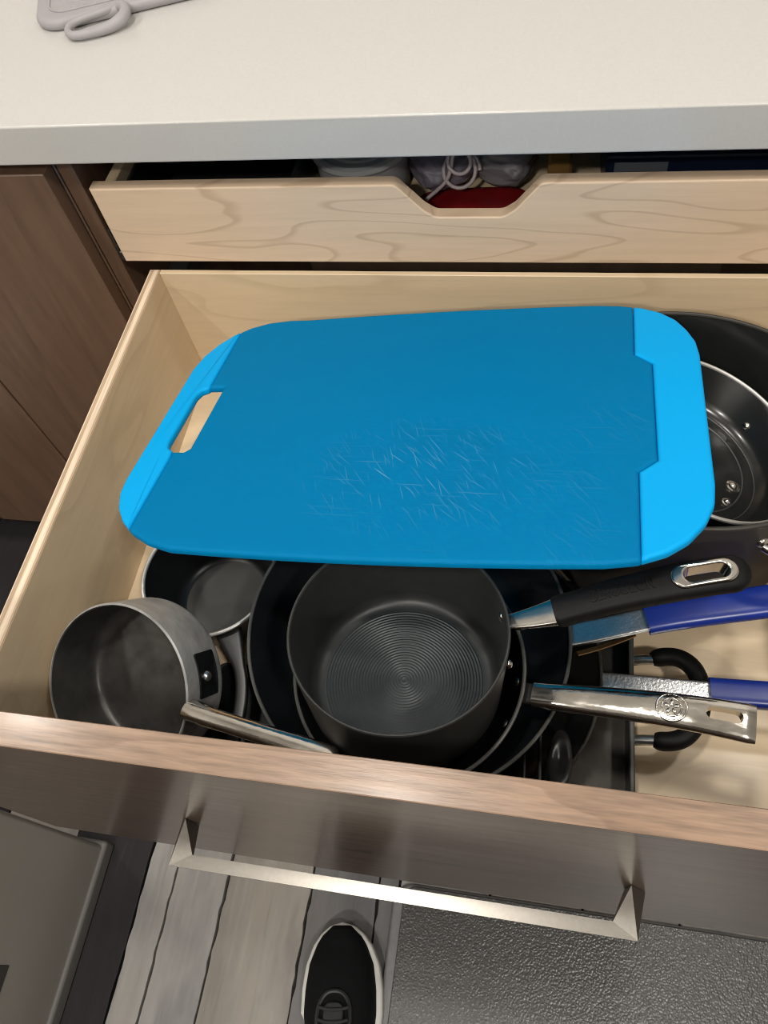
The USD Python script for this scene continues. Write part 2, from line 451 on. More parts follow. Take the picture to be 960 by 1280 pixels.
def pad(poly, t, r, step=0.006, seg=4):
    """2-D outline (with holes) extruded from z=0 to t, all its edges rounded by r"""
    r = min(r, t / 2 - 1e-5)
    poly = poly.simplify(2e-5)
    ext, holes = densify(poly, step)
    rings = [ext] + holes
    prof = [(r * (1 - math.sin(a)), r * (1 - math.cos(a))) for a in np.linspace(0, PI / 2, seg + 1)]  # (inset, z) from bottom cap to the wall
    prof = prof + [(i, t - z) for i, z in prof[::-1]]
    v, f, start = [], [], []
    for ring in rings:
        N = ring_normals(ring)
        k = len(ring)
        s0 = len(v)
        start.append(s0)
        for ins, z in prof:
            v += [(x, y, z) for x, y in ring - N * ins]
        for i in range(len(prof) - 1):
            for j in range(k):
                l = (j + 1) % k
                a, b, c, d = s0 + i * k + j, s0 + i * k + l, s0 + (i + 1) * k + l, s0 + (i + 1) * k + j
                f += [(a, b, c), (a, c, d)]
    v = np.array(v)
    import mapbox_earcut as me
    for level, flip in ((0, True), (len(prof) - 1, False)):
        pts, ends, idx = [], [], []
        for ring, s0 in zip(rings, start):
            k = len(ring)
            ii = np.arange(s0 + level * k, s0 + level * k + k)
            idx.append(ii)
            pts.append(v[ii][:, :2])
            ends.append((ends[-1] if ends else 0) + k)
        idx = np.concatenate(idx)
        tri = me.triangulate_float64(np.ascontiguousarray(np.vstack(pts)), np.array(ends, np.uint32)).reshape(-1, 3)
        tri = tri + len(v)
        v = np.vstack([v, v[idx]])
        P = v[tri]
        area = ((P[:, 1] - P[:, 0])[:, 0] * (P[:, 2] - P[:, 0])[:, 1] - (P[:, 1] - P[:, 0])[:, 1] * (P[:, 2] - P[:, 0])[:, 0])
        up = area > 0
        want = not flip
        tri = np.where((up == want)[:, None], tri, tri[:, ::-1])
        f += [tuple(x) for x in tri]
    m = tm(v, f)
    return m


def rrect(x0, y0, x1, y1, r, res=10):
    return sbox(x0 + r, y0 + r, x1 - r, y1 - r).buffer(r, quad_segs=res)


def capsule(x0, x1, y, r, res=10):
    return LineString([(x0 + r, y), (x1 - r, y)]).buffer(r, quad_segs=res)


def along(mesh, pts, side):
    """bend a straight part: its x runs along the polyline pts, y along side, z along the normal"""
    p = spline(pts, 60)
    s = np.concatenate([[0], np.cumsum(np.linalg.norm(np.diff(p, axis=0), axis=1))])
    t = np.gradient(p, axis=0)
    t /= np.linalg.norm(t, axis=1, keepdims=True)
    v = np.asarray(mesh.vertices)
    x = v[:, 0]
    P = np.stack([np.interp(x, s, p[:, k]) for k in range(3)], 1)
    T = np.stack([np.interp(x, s, t[:, k]) for k in range(3)], 1)
    T /= np.linalg.norm(T, axis=1, keepdims=True)
    ends = np.maximum(x - s[-1], 0) + np.minimum(x, 0)
    P = P + T * ends[:, None]
    S = np.asarray(side, float)[None] - (T @ np.asarray(side, float))[:, None] * T
    S /= np.linalg.norm(S, axis=1, keepdims=True)
    N = np.cross(T, S)
    out = mesh.copy()
    out.vertices = P + S * v[:, 1:2] + N * v[:, 2:3]
    return out


def bar(L, wid, thk, n=36, k=24, power=2.5):
    """a solid running along x with half-width wid(u) and half-thickness thk(u)"""
    us = (1 - np.cos(np.linspace(0, PI, n))) / 2
    v, f = [], []
    for u in us:
        a, b = wid(u), thk(u)
        for s in np.arange(k) * 2 * PI / k:
            c, d = math.cos(s), math.sin(s)
            v.append((u * L, a * math.copysign(abs(c) ** (2 / power), c), b * math.copysign(abs(d) ** (2 / power), d)))
    for i in range(n - 1):
        for j in range(k):
            l = (j + 1) % k
            f += [(i * k + j, i * k + l, (i + 1) * k + l), (i * k + j, (i + 1) * k + l, (i + 1) * k + j)]
    for e, sgn in ((0, 0), (n - 1, 1)):
        c = len(v)
        v.append((us[e] * L, 0, 0))
        for j in range(k):
            l = (j + 1) % k
            f.append((c, e * k + l, e * k + j) if sgn == 0 else (c, e * k + j, e * k + l))
    m = tm(v, f)
    if m.volume < 0:
        m.invert()
    return m


def dome_cap(R, h, n=20):
    return lathe([(1e-12, 0), (R, 0)] + [(R * math.cos(a), h * math.sin(a)) for a in np.linspace(0.15, PI / 2 - 0.1, 5)] + [(1e-12, h)], n)


def cross(poly):
    from shapely.geometry.polygon import orient
    return m3.CrossSection([np.array(orient(poly, 1.0).exterior.coords)[:-1]])


# ------------------------------------------------------------------ the room
FX0, FX1, FY0, FY1 = -2.6, 2.6, -2.8, 0.66
floor = thing('floor', None, None, (0, 0, 0), kind='structure')
obj('subfloor', cbox((FX0, FY0, -0.08), (FX1, FY1, -0.012)), 'subfloor', floor)
pitch = 0.1355
e0 = -0.430 - 16 * pitch
order = [4, 0, 2, 1, 0, 3, 1, 0, 2]
i = 0
x = e0
while x < FX1 - 0.01:
    kcol = int(round((x + 0.430) / pitch))
    fixed = {-2: 2, -1: 3, 0: 1, 1: 2, 2: 0, -3: 1}
    y = FY0 - rng.uniform(0, 0.9)
    if kcol in (-2, -1, 0, 1, 2):
        y = FY0 - [1.05, 1.20, 1.10, 1.35, 1.15][kcol + 2]
    j = 0
    while y < FY1:
        y1 = y + 1.52
        a, b = max(y, FY0), min(y1, FY1)
        if b - a > 0.03:
            matk = {-1: 0, 0: 1, -2: 3, 1: 2, 2: 0, -4: 3, -5: 3, -6: 3}.get(kcol, order[(i * 2 + j) % len(order)])
            cuts = [max(x, FX0), min(x + pitch, FX1)]
            if kcol == -1:
                cuts.insert(1, -0.516)
            elif kcol == 1:
                cuts.insert(1, -0.190)
            for xa, xb in zip(cuts[:-1], cuts[1:]):
                zt = rng.uniform(-0.0006, 0.0)
                if -3 <= kcol <= 2:
                    yy = np.linspace(a + 0.0012, b - 0.0012, 110)
                    wob = lambda sd: np.clip((meshkit.fbm(np.stack([yy * 60, yy * 0 + sd, yy * 0], 1), 3, 5) - 0.5) * 0.0055, -0.0012, 0.0020)
                    pol = Polygon(list(zip(xa + 0.0016 + wob(kcol * 3.1), yy)) + list(zip((xb - 0.0016 - wob(kcol * 5.7 + 40))[::-1], yy[::-1])))
                    pm = pad(pol, 0.012 + zt, 0.0012, 0.05, 2)
                    pm.apply_translation((0, 0, -0.012))
                    obj('plank', pm, PLANKS[matk], floor, smooth=40)
                else:
                    obj('plank', cbox((xa + 0.0017, a + 0.0012, -0.012), (xb - 0.0017, b - 0.0012, zt), 0.0018), PLANKS[matk], floor, smooth=False)
        y = y1
        j += 1
    x += pitch
    i += 1
for nm, lo, hi in (('wall_back', (FX0 - 0.1, FY1, 0), (FX1 + 0.1, FY1 + 0.1, CEIL)), ('wall_front', (FX0 - 0.1, FY0 - 0.1, 0), (FX1 + 0.1, FY0, CEIL)),
                   ('wall_left', (FX0 - 0.1, FY0, 0), (FX0, FY1, CEIL)), ('wall_right', (FX1, FY0, 0), (FX1 + 0.1, FY1, CEIL))):
    obj(nm, cbox(lo, hi), 'wall_paint', kind='structure')
ceiling = thing('ceiling', None, None, (0, 0, CEIL), kind='structure')
cm = man(cbox((FX0 - 0.1, FY0 - 0.1, CEIL), (FX1 + 0.1, FY1 + 0.1, CEIL + 0.1)))
for (lx, ly, lr, lp, lc) in LAMPS:
    cm = cm - m3.Manifold.cylinder(0.09, lr + 0.012, lr + 0.012, 48).translate((lx, ly, CEIL - 0.01))
obj('ceiling_panel', unman(cm), 'paint_white', ceiling)
for (lx, ly, lr, lp, lc) in LAMPS:
    obj('downlight_trim', put(lathe([(lr + 0.002, 0), (lr + 0.022, 0), (lr + 0.024, -0.004), (lr + 0.004, -0.007)], 48), frame((lx, ly, CEIL), (0, 0, 1))), 'paint_white', ceiling)
    lpth = numbered(ceiling, 'downlight_lamp')
    L = UsdLux.DiskLight.Define(stage, lpth)
    L.CreateRadiusAttr(lr)
    L.CreateColorAttr(Gf.Vec3f(*lc))
    L.CreateIntensityAttr(lp / (PI * lr * lr))
    L.CreateNormalizeAttr(False)
    L.AddTranslateOp().Set(Gf.Vec3d(lx, ly, -0.003))

# ------------------------------------------------------------------ cabinet run
XL, XR = -0.501, 0.341          # drawer front width
CX = (XL + XR) / 2
KZ0, KZ1 = 0.10, 0.873
cab = thing('base_cabinet', 'brown base cabinet that holds the open drawer under the white worktop', 'cabinet', (CX, 0.30, 0.0))
for s, xx in ((0, XL - 0.003), (1, XR - 0.015)):
    obj('side_panel', cbox((xx, 0.036, KZ0), (xx + 0.018, 0.62, KZ1)), 'oak_door', cab)
obj('back_panel', cbox((XL + 0.015, 0.612, KZ0), (XR - 0.015, 0.62, KZ1)), 'carcass_dark', cab)
obj('bottom_panel', cbox((XL + 0.015, 0.036, KZ0), (XR - 0.015, 0.612, KZ0 + 0.018)), 'carcass_dark', cab)
obj('toe_kick', cbox((XL, 0.09, 0.0), (XR, 0.105, KZ0)), 'carcass_dark', cab)
for s in (-1, 1):
    xe = XL if s < 0 else XR
    a, b = sorted((xe - s * 0.015, xe - s * 0.0245))
    sp = obj('slide_rail', cat(cbox((a, 0.040, 0.722), (b, 0.56, 0.735), 0.001), cbox((a, 0.040, 0.735), (a + 0.0022 if s < 0 else b, 0.56, 0.765), 0.0004)) if s < 0 else cat(cbox((a, 0.040, 0.722), (b, 0.56, 0.735), 0.001)), 'slide_metal', cab)
    a, b = sorted((xe - s * 0.015, xe - s * 0.040))
    obj('slide_rail', cbox((a, 0.04, 0.60), (b, 0.56, 0.64), 0.001), 'slide_metal', cab)

ncab = thing('base_cabinet', 'dark brown cabinet with closed doors left of the open drawer', 'cabinet', (-0.93, 0.30, 0.0))
obj('body', cbox((-1.27, 0.036, KZ0), (-0.5055, 0.62, KZ1)), 'oak_door', ncab)
obj('toe_kick', cbox((-1.27, 0.09, 0.0), (-0.5055, 0.105, KZ0)), 'carcass_dark', ncab)
for a, b in ((-0.757, -0.5065), (-1.012, -0.7605), (-1.268, -1.0155)):
    obj('door', cbox((a, 0.0145, KZ0 + 0.004), (b, 0.0345, 0.8535), 0.0012), 'oak_door', ncab)
rcab = thing('base_cabinet', 'brown cabinet with closed door right of the open drawer', 'cabinet', (0.60, 0.30, 0.0))
obj('body', cbox((0.3455, 0.036, KZ0), (0.95, 0.62, KZ1)), 'oak_door', rcab)
obj('toe_kick', cbox((0.3455, 0.09, 0.0), (0.95, 0.105, KZ0)), 'carcass_dark', rcab)
for a, b in ((0.3475, 0.645), (0.6485, 0.948)):
    obj('door', cbox((a, 0.0145, KZ0 + 0.004), (b, 0.0345, 0.8535), 0.0012), 'oak_door', rcab)
top = rbox((-1.30, 0.0, 0.8738), (0.98, 0.655, 0.914), 0.0022, 12)
obj('countertop', top, 'quartz', label='white quartz countertop with a square grey-looking front edge across the top', cat='countertop')

# ------------------------------------------------------------------ inner shallow drawer
IX0, IX1 = -0.4755, 0.3155
ZI0, ZI1 = 0.7294, 0.8246
d1 = thing('drawer', 'shallow maple inner drawer with a scooped finger cutout in its front', 'drawer', (CX, 0.3, ZI0))
# front outline in (x, z)
cut = Polygon([(-0.150, 0.85), (-0.150, ZI1), (-0.1245, 0.7955), (-0.113, 0.7872), (-0.046, 0.7868), (-0.0345, 0.7945), (-0.010, ZI1), (-0.010, 0.85)])
shape = sbox(IX0, ZI0, IX1, ZI1).difference(cut)
shape = shape.buffer(0.011, quad_segs=8).buffer(-0.022, quad_segs=8).buffer(0.011, quad_segs=8)
shape = shape.union(sbox(IX0, ZI0, IX0 + 0.03, ZI1)).union(sbox(IX1 - 0.03, ZI0, IX1, ZI1)).simplify(1e-5)
fr = pad(shape, 0.015, 0.0018, 0.01)
fr.apply_transform(np.array([[1, 0, 0, 0], [0, 0, -1, 0.045], [0, 1, 0, 0], [0, 0, 0, 1.0]]))
obj('front_panel', fr, 'maple', d1)
for a in (IX0 + 0.0105, IX1 - 0.0225):
    obj('side_panel', cbox((a, 0.0455, ZI0 + 0.006), (a + 0.012, 0.53, ZI1 - 0.002)), 'maple_ply', d1)
obj('back_panel', cbox((IX0 + 0.0235, 0.518, ZI0 + 0.006), (IX1 - 0.0235, 0.53, ZI1 - 0.002)), 'maple_ply', d1)
obj('bottom_panel', cbox((IX0 + 0.0235, 0.0455, ZI0 + 0.010), (IX1 - 0.0235, 0.5175, ZI0 + 0.016)), 'maple_ply', d1)
ZF = ZI0 + 0.0162

# contents of the inner drawer
t = thing('plastic_tub', 'round pale plastic tub standing in the dark inner drawer', 'tub', (-0.205, 0.135, ZF))
F = frame((-0.205, 0.135, ZF), (0, 0, 1))
obj('body', put(lathe([(1e-12, 0), (0.044, 0), (0.048, 0.003), (0.052, 0.045), (0.052, 0.050), (0.049, 0.050), (0.0455, 0.004), (1e-12, 0.003)], 64), F), 'tub_plastic', t)
obj('lid', put(lathe([(1e-12, 0.0505), (0.054, 0.0505), (0.055, 0.053), (0.0535, 0.057), (0.048, 0.058), (0.046, 0.055), (0.036, 0.0548), (0.034, 0.0565), (1e-12, 0.0565)], 64), F), 'tub_plastic', t)


def pillow(cx, cy, z, L, W, H, rot, seed, amp=0.004):
    s = trimesh.creation.icosphere(subdivisions=4)
    v = s.vertices.copy()
    e = 0.35
    v = np.sign(v) * np.abs(v) ** np.array([e + 0.2, e + 0.2, 0.8])
    n = meshkit.fbm(s.vertices * 2.2 + seed, 4, seed) - 0.5
    v = v * [L / 2, W / 2, H / 2]
    v += s.vertices * (n * amp * 2)[:, None]
    v[:, 2] = np.maximum(v[:, 2], -H / 2)
    c, d = math.cos(rot), math.sin(rot)
    v = np.stack([v[:, 0] * c - v[:, 1] * d, v[:, 0] * d + v[:, 1] * c, v[:, 2]], 1)
    v += [cx, cy, z - v[:, 2].min()]
    return tm(v, s.faces)


obj('packet', pillow(-0.082, 0.085, ZF, 0.125, 0.066, 0.016, 0.05, 3, 0.002), 'packet_red', smooth=True, label='dark red packet lying behind the drawer cutout', cat='packet')
obj('bag', pillow(-0.118, 0.130, ZF + 0.0185, 0.064, 0.070, 0.034, 0.5, 5, 0.005), 'bag_lilac', smooth=True, label='crumpled lilac grey bag on the red packet, behind the white cord', cat='bag')
obj('bag', pillow(-0.049, 0.135, ZF + 0.0185, 0.062, 0.072, 0.036, -0.3, 8, 0.005), 'bag_grey', smooth=True, label='crumpled grey bag right of the lilac bag, in the inner drawer', cat='bag')
obj('packet', cbox((-0.006, 0.075, ZF), (0.018, 0.17, ZF + 0.052), 0.003), 'packet_tan', smooth=False, label='yellow brown packet standing right of the drawer cutout', cat='packet')
cp = []
for a in np.linspace(0, 2 * PI * 2.3, 70):
    rr = 0.016 - 0.0006 * a
    cp.append((-0.094 + rr * math.cos(a) * 1.25, 0.096 + rr * math.sin(a) * 0.9, ZF + 0.043 + 0.0012 * a + 0.004 * math.sin(a * 0.7 + 1) + 0.010 * math.sin(a)))
cp += [(-0.104, 0.092, ZF + 0.050), (-0.114, 0.088, ZF + 0.034), (-0.130, 0.080, ZF + 0.024)]
obj('cord', tube(spline(cp, 160), 0.0021, 8), 'cord_white', smooth=True, label='thin white cord coiled on the red packet', cat='cord')
tr_ = thing('tray', 'black plastic tray added to keep the left end of the inner drawer dark', 'tray', (-0.36, 0.29, ZF))  # invented tray: its black stands in for the unlit drawer interior
to = m3.Manifold.extrude(cross(rrect(-0.4515, 0.0470, -0.2640, 0.5100, 0.012)), 0.060).translate((0, 0, ZF + 0.0004))
ti = m3.Manifold.extrude(cross(rrect(-0.4490, 0.0495, -0.2665, 0.5075, 0.010)), 0.060).translate((0, 0, ZF + 0.003))
obj('tray_body', unman(to - ti), 'plastic_black', tr_)
obj('rim', put(pad(rrect(-0.4525, 0.0460, -0.2630, 0.5110, 0.013).difference(rrect(-0.4485, 0.0500, -0.2670, 0.5070, 0.010)), 0.003, 0.001, 0.02, 2), frame((0, 0, ZF + 0.0605), (0, 0, 1))), 'plastic_black', tr_)
t = thing('box', 'navy blue box with a grey label in the right of the inner drawer', 'box', (0.16, 0.15, ZF))
obj('body', cbox((0.050, 0.085, ZF), (0.280, 0.22, ZF + 0.066), 0.0015), 'box_navy', t)
obj('label_patch', cbox((0.058, 0.0846, ZF + 0.050), (0.108, 0.0852, ZF + 0.060), 0.0001), 'label_grey', t, smooth=False, label='pale grey label strip')

# ------------------------------------------------------------------ the big open drawer
BX0, BX1 = -0.4496, 0.2896
BT = 0.0134
YB, YF = 0.0231, -0.5184
ZB, ZS = 0.5488, 0.7187
FZ0, FZ1 = 0.4234, 0.865
d2 = thing('drawer', 'deep plywood drawer pulled open and full of pans', 'drawer', (CX, -0.25, FZ0))
for a in (BX0, BX1 - BT):
    sd = obj('side_panel', cbox((a, YF + 0.0003, ZB - 0.012), (a + BT, YB + 0.0062, ZS - 0.0012), 0.0004), 'maple_ply', d2, smooth=False)
    obj('ply_edge', cbox((a + 0.0001, YF + 0.0003, ZS - 0.0012), (a + BT - 0.0001, YB + 0.0062, ZS), 0.0005), 'ply_edge', sd, smooth=False)
obj('back_panel', cbox((BX0 + BT, YB, ZB - 0.012), (BX1 - BT, YB + 0.0062, ZS), 0.0006), 'maple_ply', d2)
obj('bottom_panel', cbox((BX0 + BT, YF + 0.0003, ZB - 0.008), (BX1 - BT, YB, ZB), 0.0003), 'maple_floor', d2)
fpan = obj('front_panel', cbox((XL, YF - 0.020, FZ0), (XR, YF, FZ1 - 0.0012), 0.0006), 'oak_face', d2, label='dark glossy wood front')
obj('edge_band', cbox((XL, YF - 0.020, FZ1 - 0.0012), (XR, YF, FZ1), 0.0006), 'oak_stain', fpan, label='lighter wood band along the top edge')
# pull: a bar with flared, angled triangular ends
pull = obj('pull', cat(), 'brushed_nickel', d2) if False else None
yf = YF - 0.0203
PZ = 0.660


def hull(pts):
    return trimesh.convex.convex_hull(np.array(pts, float))


PXA, PXB = -0.2605, 0.0925      # outer tips
bp_ = []
for s, px in ((1, PXA), (-1, PXB)):
    for dz in (0, -0.0035):
        bp_ += [(px, -0.5738, PZ + 0.0004 + dz), (px + s * 0.0170, -0.5638, PZ + dz)]
pl = obj('pull', hull(bp_), 'brushed_nickel', d2, smooth=False, label='long brushed nickel pull bar')
for s, px in ((1, PXA), (-1, PXB)):
    obj('pull_post', hull([(px, -0.5737, PZ + 0.0002), (px, -0.5737, PZ - 0.0030), (px + s * 0.0168, -0.5639, PZ - 0.0002), (px + s * 0.0168, -0.5639, PZ - 0.0036),
                           (px + s * 0.0040, yf, PZ + 0.0010), (px + s * 0.0050, yf, PZ - 0.0300), (px - s * 0.0100, yf, PZ - 0.0280), (px - s * 0.0100, yf, PZ - 0.0300)]), 'brushed_nickel', pl, smooth=False)

# ------------------------------------------------------------------ cutting board
bq = A3(-0.1045, -0.2239, 0.7945)
bq = CAM_POS + (bq - CAM_POS) * (0.49 / 0.457)
ks = 0.49 / 0.457
from scipy.spatial.transform import Rotation as Ro
BM = Ro.from_euler('ZYX', [-0.0059, -0.0989, -0.2161]).as_matrix()
BF = np.eye(4)
BF[:3, :3] = BM
BF[:3, 3] = bq - BM[:, 2] * 0.008
half = []
xs = np.linspace(-0.165, 0.165, 16)
outline = [(x_, -0.1535 - 0.0042 * (1 - (x_ / 0.165) ** 2)) for x_ in xs] + [(0.165, 0.1525)] + [(x_, 0.1525 + 0.0025 * (1 - (x_ / 0.165) ** 2)) for x_ in xs[::-1]]
op = Polygon(outline)
# rounded left and right ends
outer = Polygon([(-0.2290, -0.080), (-0.2270, -0.0960), (-0.2200, -0.113), (-0.2100, -0.1265), (-0.1960, -0.1385), (-0.178, -0.1480), (-0.157, -0.1540)] +
                [(x_, -0.1540 - 0.0042 * (1 - (x_ / 0.157) ** 2)) for x_ in np.linspace(-0.14, 0.14, 13)] +
                [(0.157, -0.1540), (0.178, -0.1505), (0.196, -0.1425), (0.2095, -0.1315), (0.2205, -0.116), (0.2270, -0.099), (0.2288, -0.080), (0.2288, 0.070), (0.2268, 0.0890), (0.2210, 0.106),
                 (0.2130, 0.1215), (0.2010, 0.134), (0.186, 0.1425), (0.168, 0.148), (0.147, 0.1508)] +
                [(x_, 0.1508 + 0.0035 * (1 - (x_ / 0.147) ** 2)) for x_ in np.linspace(0.13, -0.13, 13)] +
                [(-0.150, 0.1525), (-0.172, 0.1500), (-0.190, 0.1425), (-0.2045, 0.1310), (-0.2165, 0.1150), (-0.2250, 0.0960), (-0.2290, 0.075)])
outer = affinity.scale(outer, ks, ks, origin=(0, 0))
outer = outer.buffer(0.02, quad_segs=12).buffer(-0.04, quad_segs=12).buffer(0.02, quad_segs=12)
slot = affinity.scale(Polygon([(-0.2085, -0.033), (-0.2060, -0.040), (-0.199, -0.0455), (-0.1890, -0.0455), (-0.1848, -0.041), (-0.1845, 0.036), (-0.1845, 0.0440), (-0.198, 0.0440), (-0.206, 0.0395), (-0.2085, 0.032)]), ks, ks, origin=(0, 0))
slot = slot.buffer(0.002).buffer(-0.002)
left = affinity.scale(Polygon([(-0.3, -0.3), (-0.1998, -0.3), (-0.1998, 0.3), (-0.3, 0.3)]), ks, ks, origin=(0, 0))
right = affinity.scale(Polygon([(0.3, 0.3), (0.1785, 0.3), (0.1788, 0.0735), (0.1925, 0.0600), (0.1930, -0.0560), (0.1800, -0.0680), (0.1800, -0.3), (0.3, -0.3)]), ks, ks, origin=(0, 0))
right = right.buffer(0.002).buffer(-0.004).buffer(0.002)
bd = thing('cutting_board', 'scratched blue plastic cutting board with lighter blue ends lying on the pans', 'cutting board', bq)
body2 = outer.difference(left.buffer(0.0003)).difference(right.buffer(0.0003)).difference(slot)
gl = outer.intersection(left).difference(slot)
gr_ = outer.intersection(right)


def biggest(g):
    return max(g.geoms, key=lambda q: q.area) if hasattr(g, 'geoms') else g


bm_ = pad(biggest(body2), 0.0080, 0.0030, 0.008)
obj('board_body', put(bm_, BF), 'board_blue', bd)
obj('end_grip', put(pad(biggest(gl), 0.0082, 0.0028, 0.006), BF), 'grip_blue', bd, label='light blue end with a handle slot')
obj('end_grip', put(pad(biggest(gr_), 0.0082, 0.0028, 0.006), BF), 'grip_blue', bd, label='light blue end without a slot')


def stem(name, mesh, mat, parent, **k):
    return obj(name, mesh, mat, parent, **k)


# ------------------------------------------------------------------ saucepan with the black handle
SC, SN, SR = A3(-0.0904, -0.4024, 0.7700), A3(0.0343, 0.1058, 1.0), 0.0822
SF = frame(SC, SN, (1, 0.2, 0))
sp = thing('saucepan', 'grey saucepan with ringed base and black rubber handle under the board edge', 'saucepan', SC - SN * 0.093)
a, b, c = pan_profile(SR, 0.0765, 0.0900, 0.0024, 0.012)
obj('body', put(lathe(a + b + c, 144), SF), 'anodized', sp)
pr = [(1e-12, -0.0901)]
rr = np.arange(0.0008, 0.0655, 0.00034)
for r_ in rr:
    pr.append((r_, -0.08955 + 0.00035 * math.cos(2 * PI * r_ / 0.00245)))
pr += [(0.0660, -0.0898), (0.0665, -0.0901)]
obj('ringed_base', put(lathe(pr, 128), SF), 'anodized_inside', sp, smooth=True, label='concentric ridges on the pan floor')
for P_ in (A3(-0.0170, -0.3760, 0.745), A3(-0.0105, -0.4130, 0.742)):
    q = P_ - SC
    loc = np.linalg.inv(SF) @ np.array([*P_, 1])
    ang = math.atan2(loc[1], loc[0])
    rp = SF @ np.array([(SR - 0.0026) * math.cos(ang), (SR - 0.0026) * math.sin(ang), loc[2], 1])
    nn = SF[:3, :3] @ A3(-math.cos(ang), -math.sin(ang), 0)
    obj('rivet', put(dome_cap(0.0042, 0.0022), frame(rp[:3], nn, (0, 0, 1))), 'steel', sp)
    rp = SF @ np.array([(SR + 0.0001) * math.cos(ang), (SR + 0.0001) * math.sin(ang), loc[2] + (0.0 if ang > 0.05 else 0.004), 1])
    obj('rivet', put(dome_cap(0.0036, 0.0035), frame(rp[:3], -nn, (0, 0, 1))), 'steel', sp)
hp = [(-0.0105, -0.3795, 0.7450), (0.0055, -0.3760, 0.7480), (0.0232, -0.3712, 0.7520), (0.0590, -0.3613, 0.7640), (0.0942, -0.3520, 0.7710), (0.1267, -0.3435, 0.7745), (0.1585, -0.3362, 0.7730)]
side = A3(-0.24, 0.97, 0)
L1 = np.linalg.norm(np.diff(spline(hp, 60), axis=0), axis=1).sum()
hb = bar(0.038, lambda u: 0.0060 + 0.0050 * u, lambda u: 0.0028 + 0.0022 * u, 14, 24, 4.0)
stemp = obj('handle_bracket', along(hb, hp, side), 'steel', sp, label='steel bracket between pan and black grip')
G0 = 0.0345
LG = L1 - G0 - 0.003


def gw(u):
    w = 0.0118 + 0.0022 * np.clip((u - 0.1) / 0.6, 0, 1)
    if u > 0.90:
        w *= math.sqrt(max(0.0, 1 - ((u - 0.90) / 0.10) ** 2)) * 0.97 + 0.03
    if u < 0.02:
        w *= 0.90 + 0.1 * u / 0.02
    return w


def gt(u):
    w = 0.0095 - 0.0015 * u
    if u > 0.93:
        w *= math.sqrt(max(0.0, 1 - ((u - 0.93) / 0.07) ** 2)) * 0.8 + 0.2
    return w


gb = man(bar(LG, gw, gt, 60, 32, 2.7))
s0, s1 = LG * 0.600, LG * 0.925
caps = capsule(s0, s1, 0.0, 0.0093)
cs = cross(caps)
gb = gb - m3.Manifold.extrude(cs, 0.06).translate((0, 0, -0.03))
gbt = unman(gb.refine_to_length(0.004))
gbt.apply_translation((G0, 0, 0))
gpath = obj('grip', along(gbt, hp, side), 'rubber_black', sp, label='black rubber grip with hanging hole')
inner_c = capsule(s0 + 0.0092, s1 - 0.0062, 0.0, 0.0055)
ringp = caps.buffer(-0.0002).difference(inner_c)
lp_ = pad(ringp, 0.0165, 0.0016, 0.003, 3)
lp_.apply_translation((G0, 0, -0.0066))
obj('hanging_loop', along(lp_, hp, side), 'steel', gpath, label='polished steel ring lining the hanging hole')
tx = meshkit.text_mesh('CIRCULON', 0.0085, 0.0012, bold=True)
w_ = tx.bounds[1][0] - tx.bounds[0][0]
tx.apply_scale((0.045 / w_, 1, 1))
tx = tx.subdivide_to_size(0.004)
tx.apply_translation((G0 + 0.0275, -0.0040, 0.0))
fx = np.interp(tx.vertices[:, 0] - G0, [0, LG], [0, 1])
base_h = np.array([gt(u) * max(0.05, (1 - (abs(y_) / gw(u)) ** 2.7)) ** (1 / 2.7) for u, y_ in zip(fx, tx.vertices[:, 1])])
tx.vertices = np.stack([tx.vertices[:, 0], tx.vertices[:, 1], base_h - 0.0004 + tx.vertices[:, 2]], 1)
obj('lettering', along(tx, hp, side), 'rubber_black', gpath, smooth=False, label='embossed brand lettering')

# ------------------------------------------------------------------ skillet with the steel handle
KC, KN, KR = A3(-0.0904, -0.4063, 0.7000), A3(-0.0659, -0.0839, 1.0), 0.0950
KF = frame(KC, KN)
sk = thing('skillet', 'small black skillet with a long polished steel handle, nested under the grey saucepan', 'skillet', KC - KN * 0.04)
obj('body', put(lathe_pan(KR, 0.0785, 0.0420, 0.0024, 0.016), KF), 'nonstick', sk)
obj('rim_edge', put(torus(KR - 0.0012, 0.0016, 128, 8), KF), 'nonstick_worn', sk)
hk = [(0.0010, -0.4145, 0.6880), (0.0089, -0.4154, 0.6900), (0.0313, -0.4178, 0.6970), (0.0775, -0.4212, 0.7080), (0.1131, -0.4243, 0.7150), (0.1655, -0.4300, 0.7200)]
L2 = np.linalg.norm(np.diff(spline(hk, 60), axis=0), axis=1).sum()
obj('handle_bracket', along(bar(0.016, lambda u: 0.0085, lambda u: 0.0035, 10, 24, 4), hk, (0.03, 1, 0)), 'plastic_black', sk, label='black neck between rim and steel handle')


def kw(u):
    return 0.0098 + 0.0046 * u - (0.0006 * max(0, (u - 0.97) / 0.03))


def kt(u):
    return (0.0068 - 0.0020 * u) * (1 - 0.3 * max(0, (u - 0.96) / 0.04))


kb = man(bar(L2 - 0.011, kw, kt, 60, 32, 2.9))
LK = L2 - 0.011
cs = cross(capsule(LK * 0.790, LK * 0.945, 0.0015, 0.0046))
kb = kb - m3.Manifold.extrude(cs, 0.06).translate((0, 0, -0.03))
kbt = unman(kb.refine_to_length(0.004))
kbt.apply_translation((0.011, 0, 0))
khp = obj('handle', along(kbt, hk, (0.03, 1, 0)), 'steel_worn', sk, label='polished steel handle with a slot and round crest')
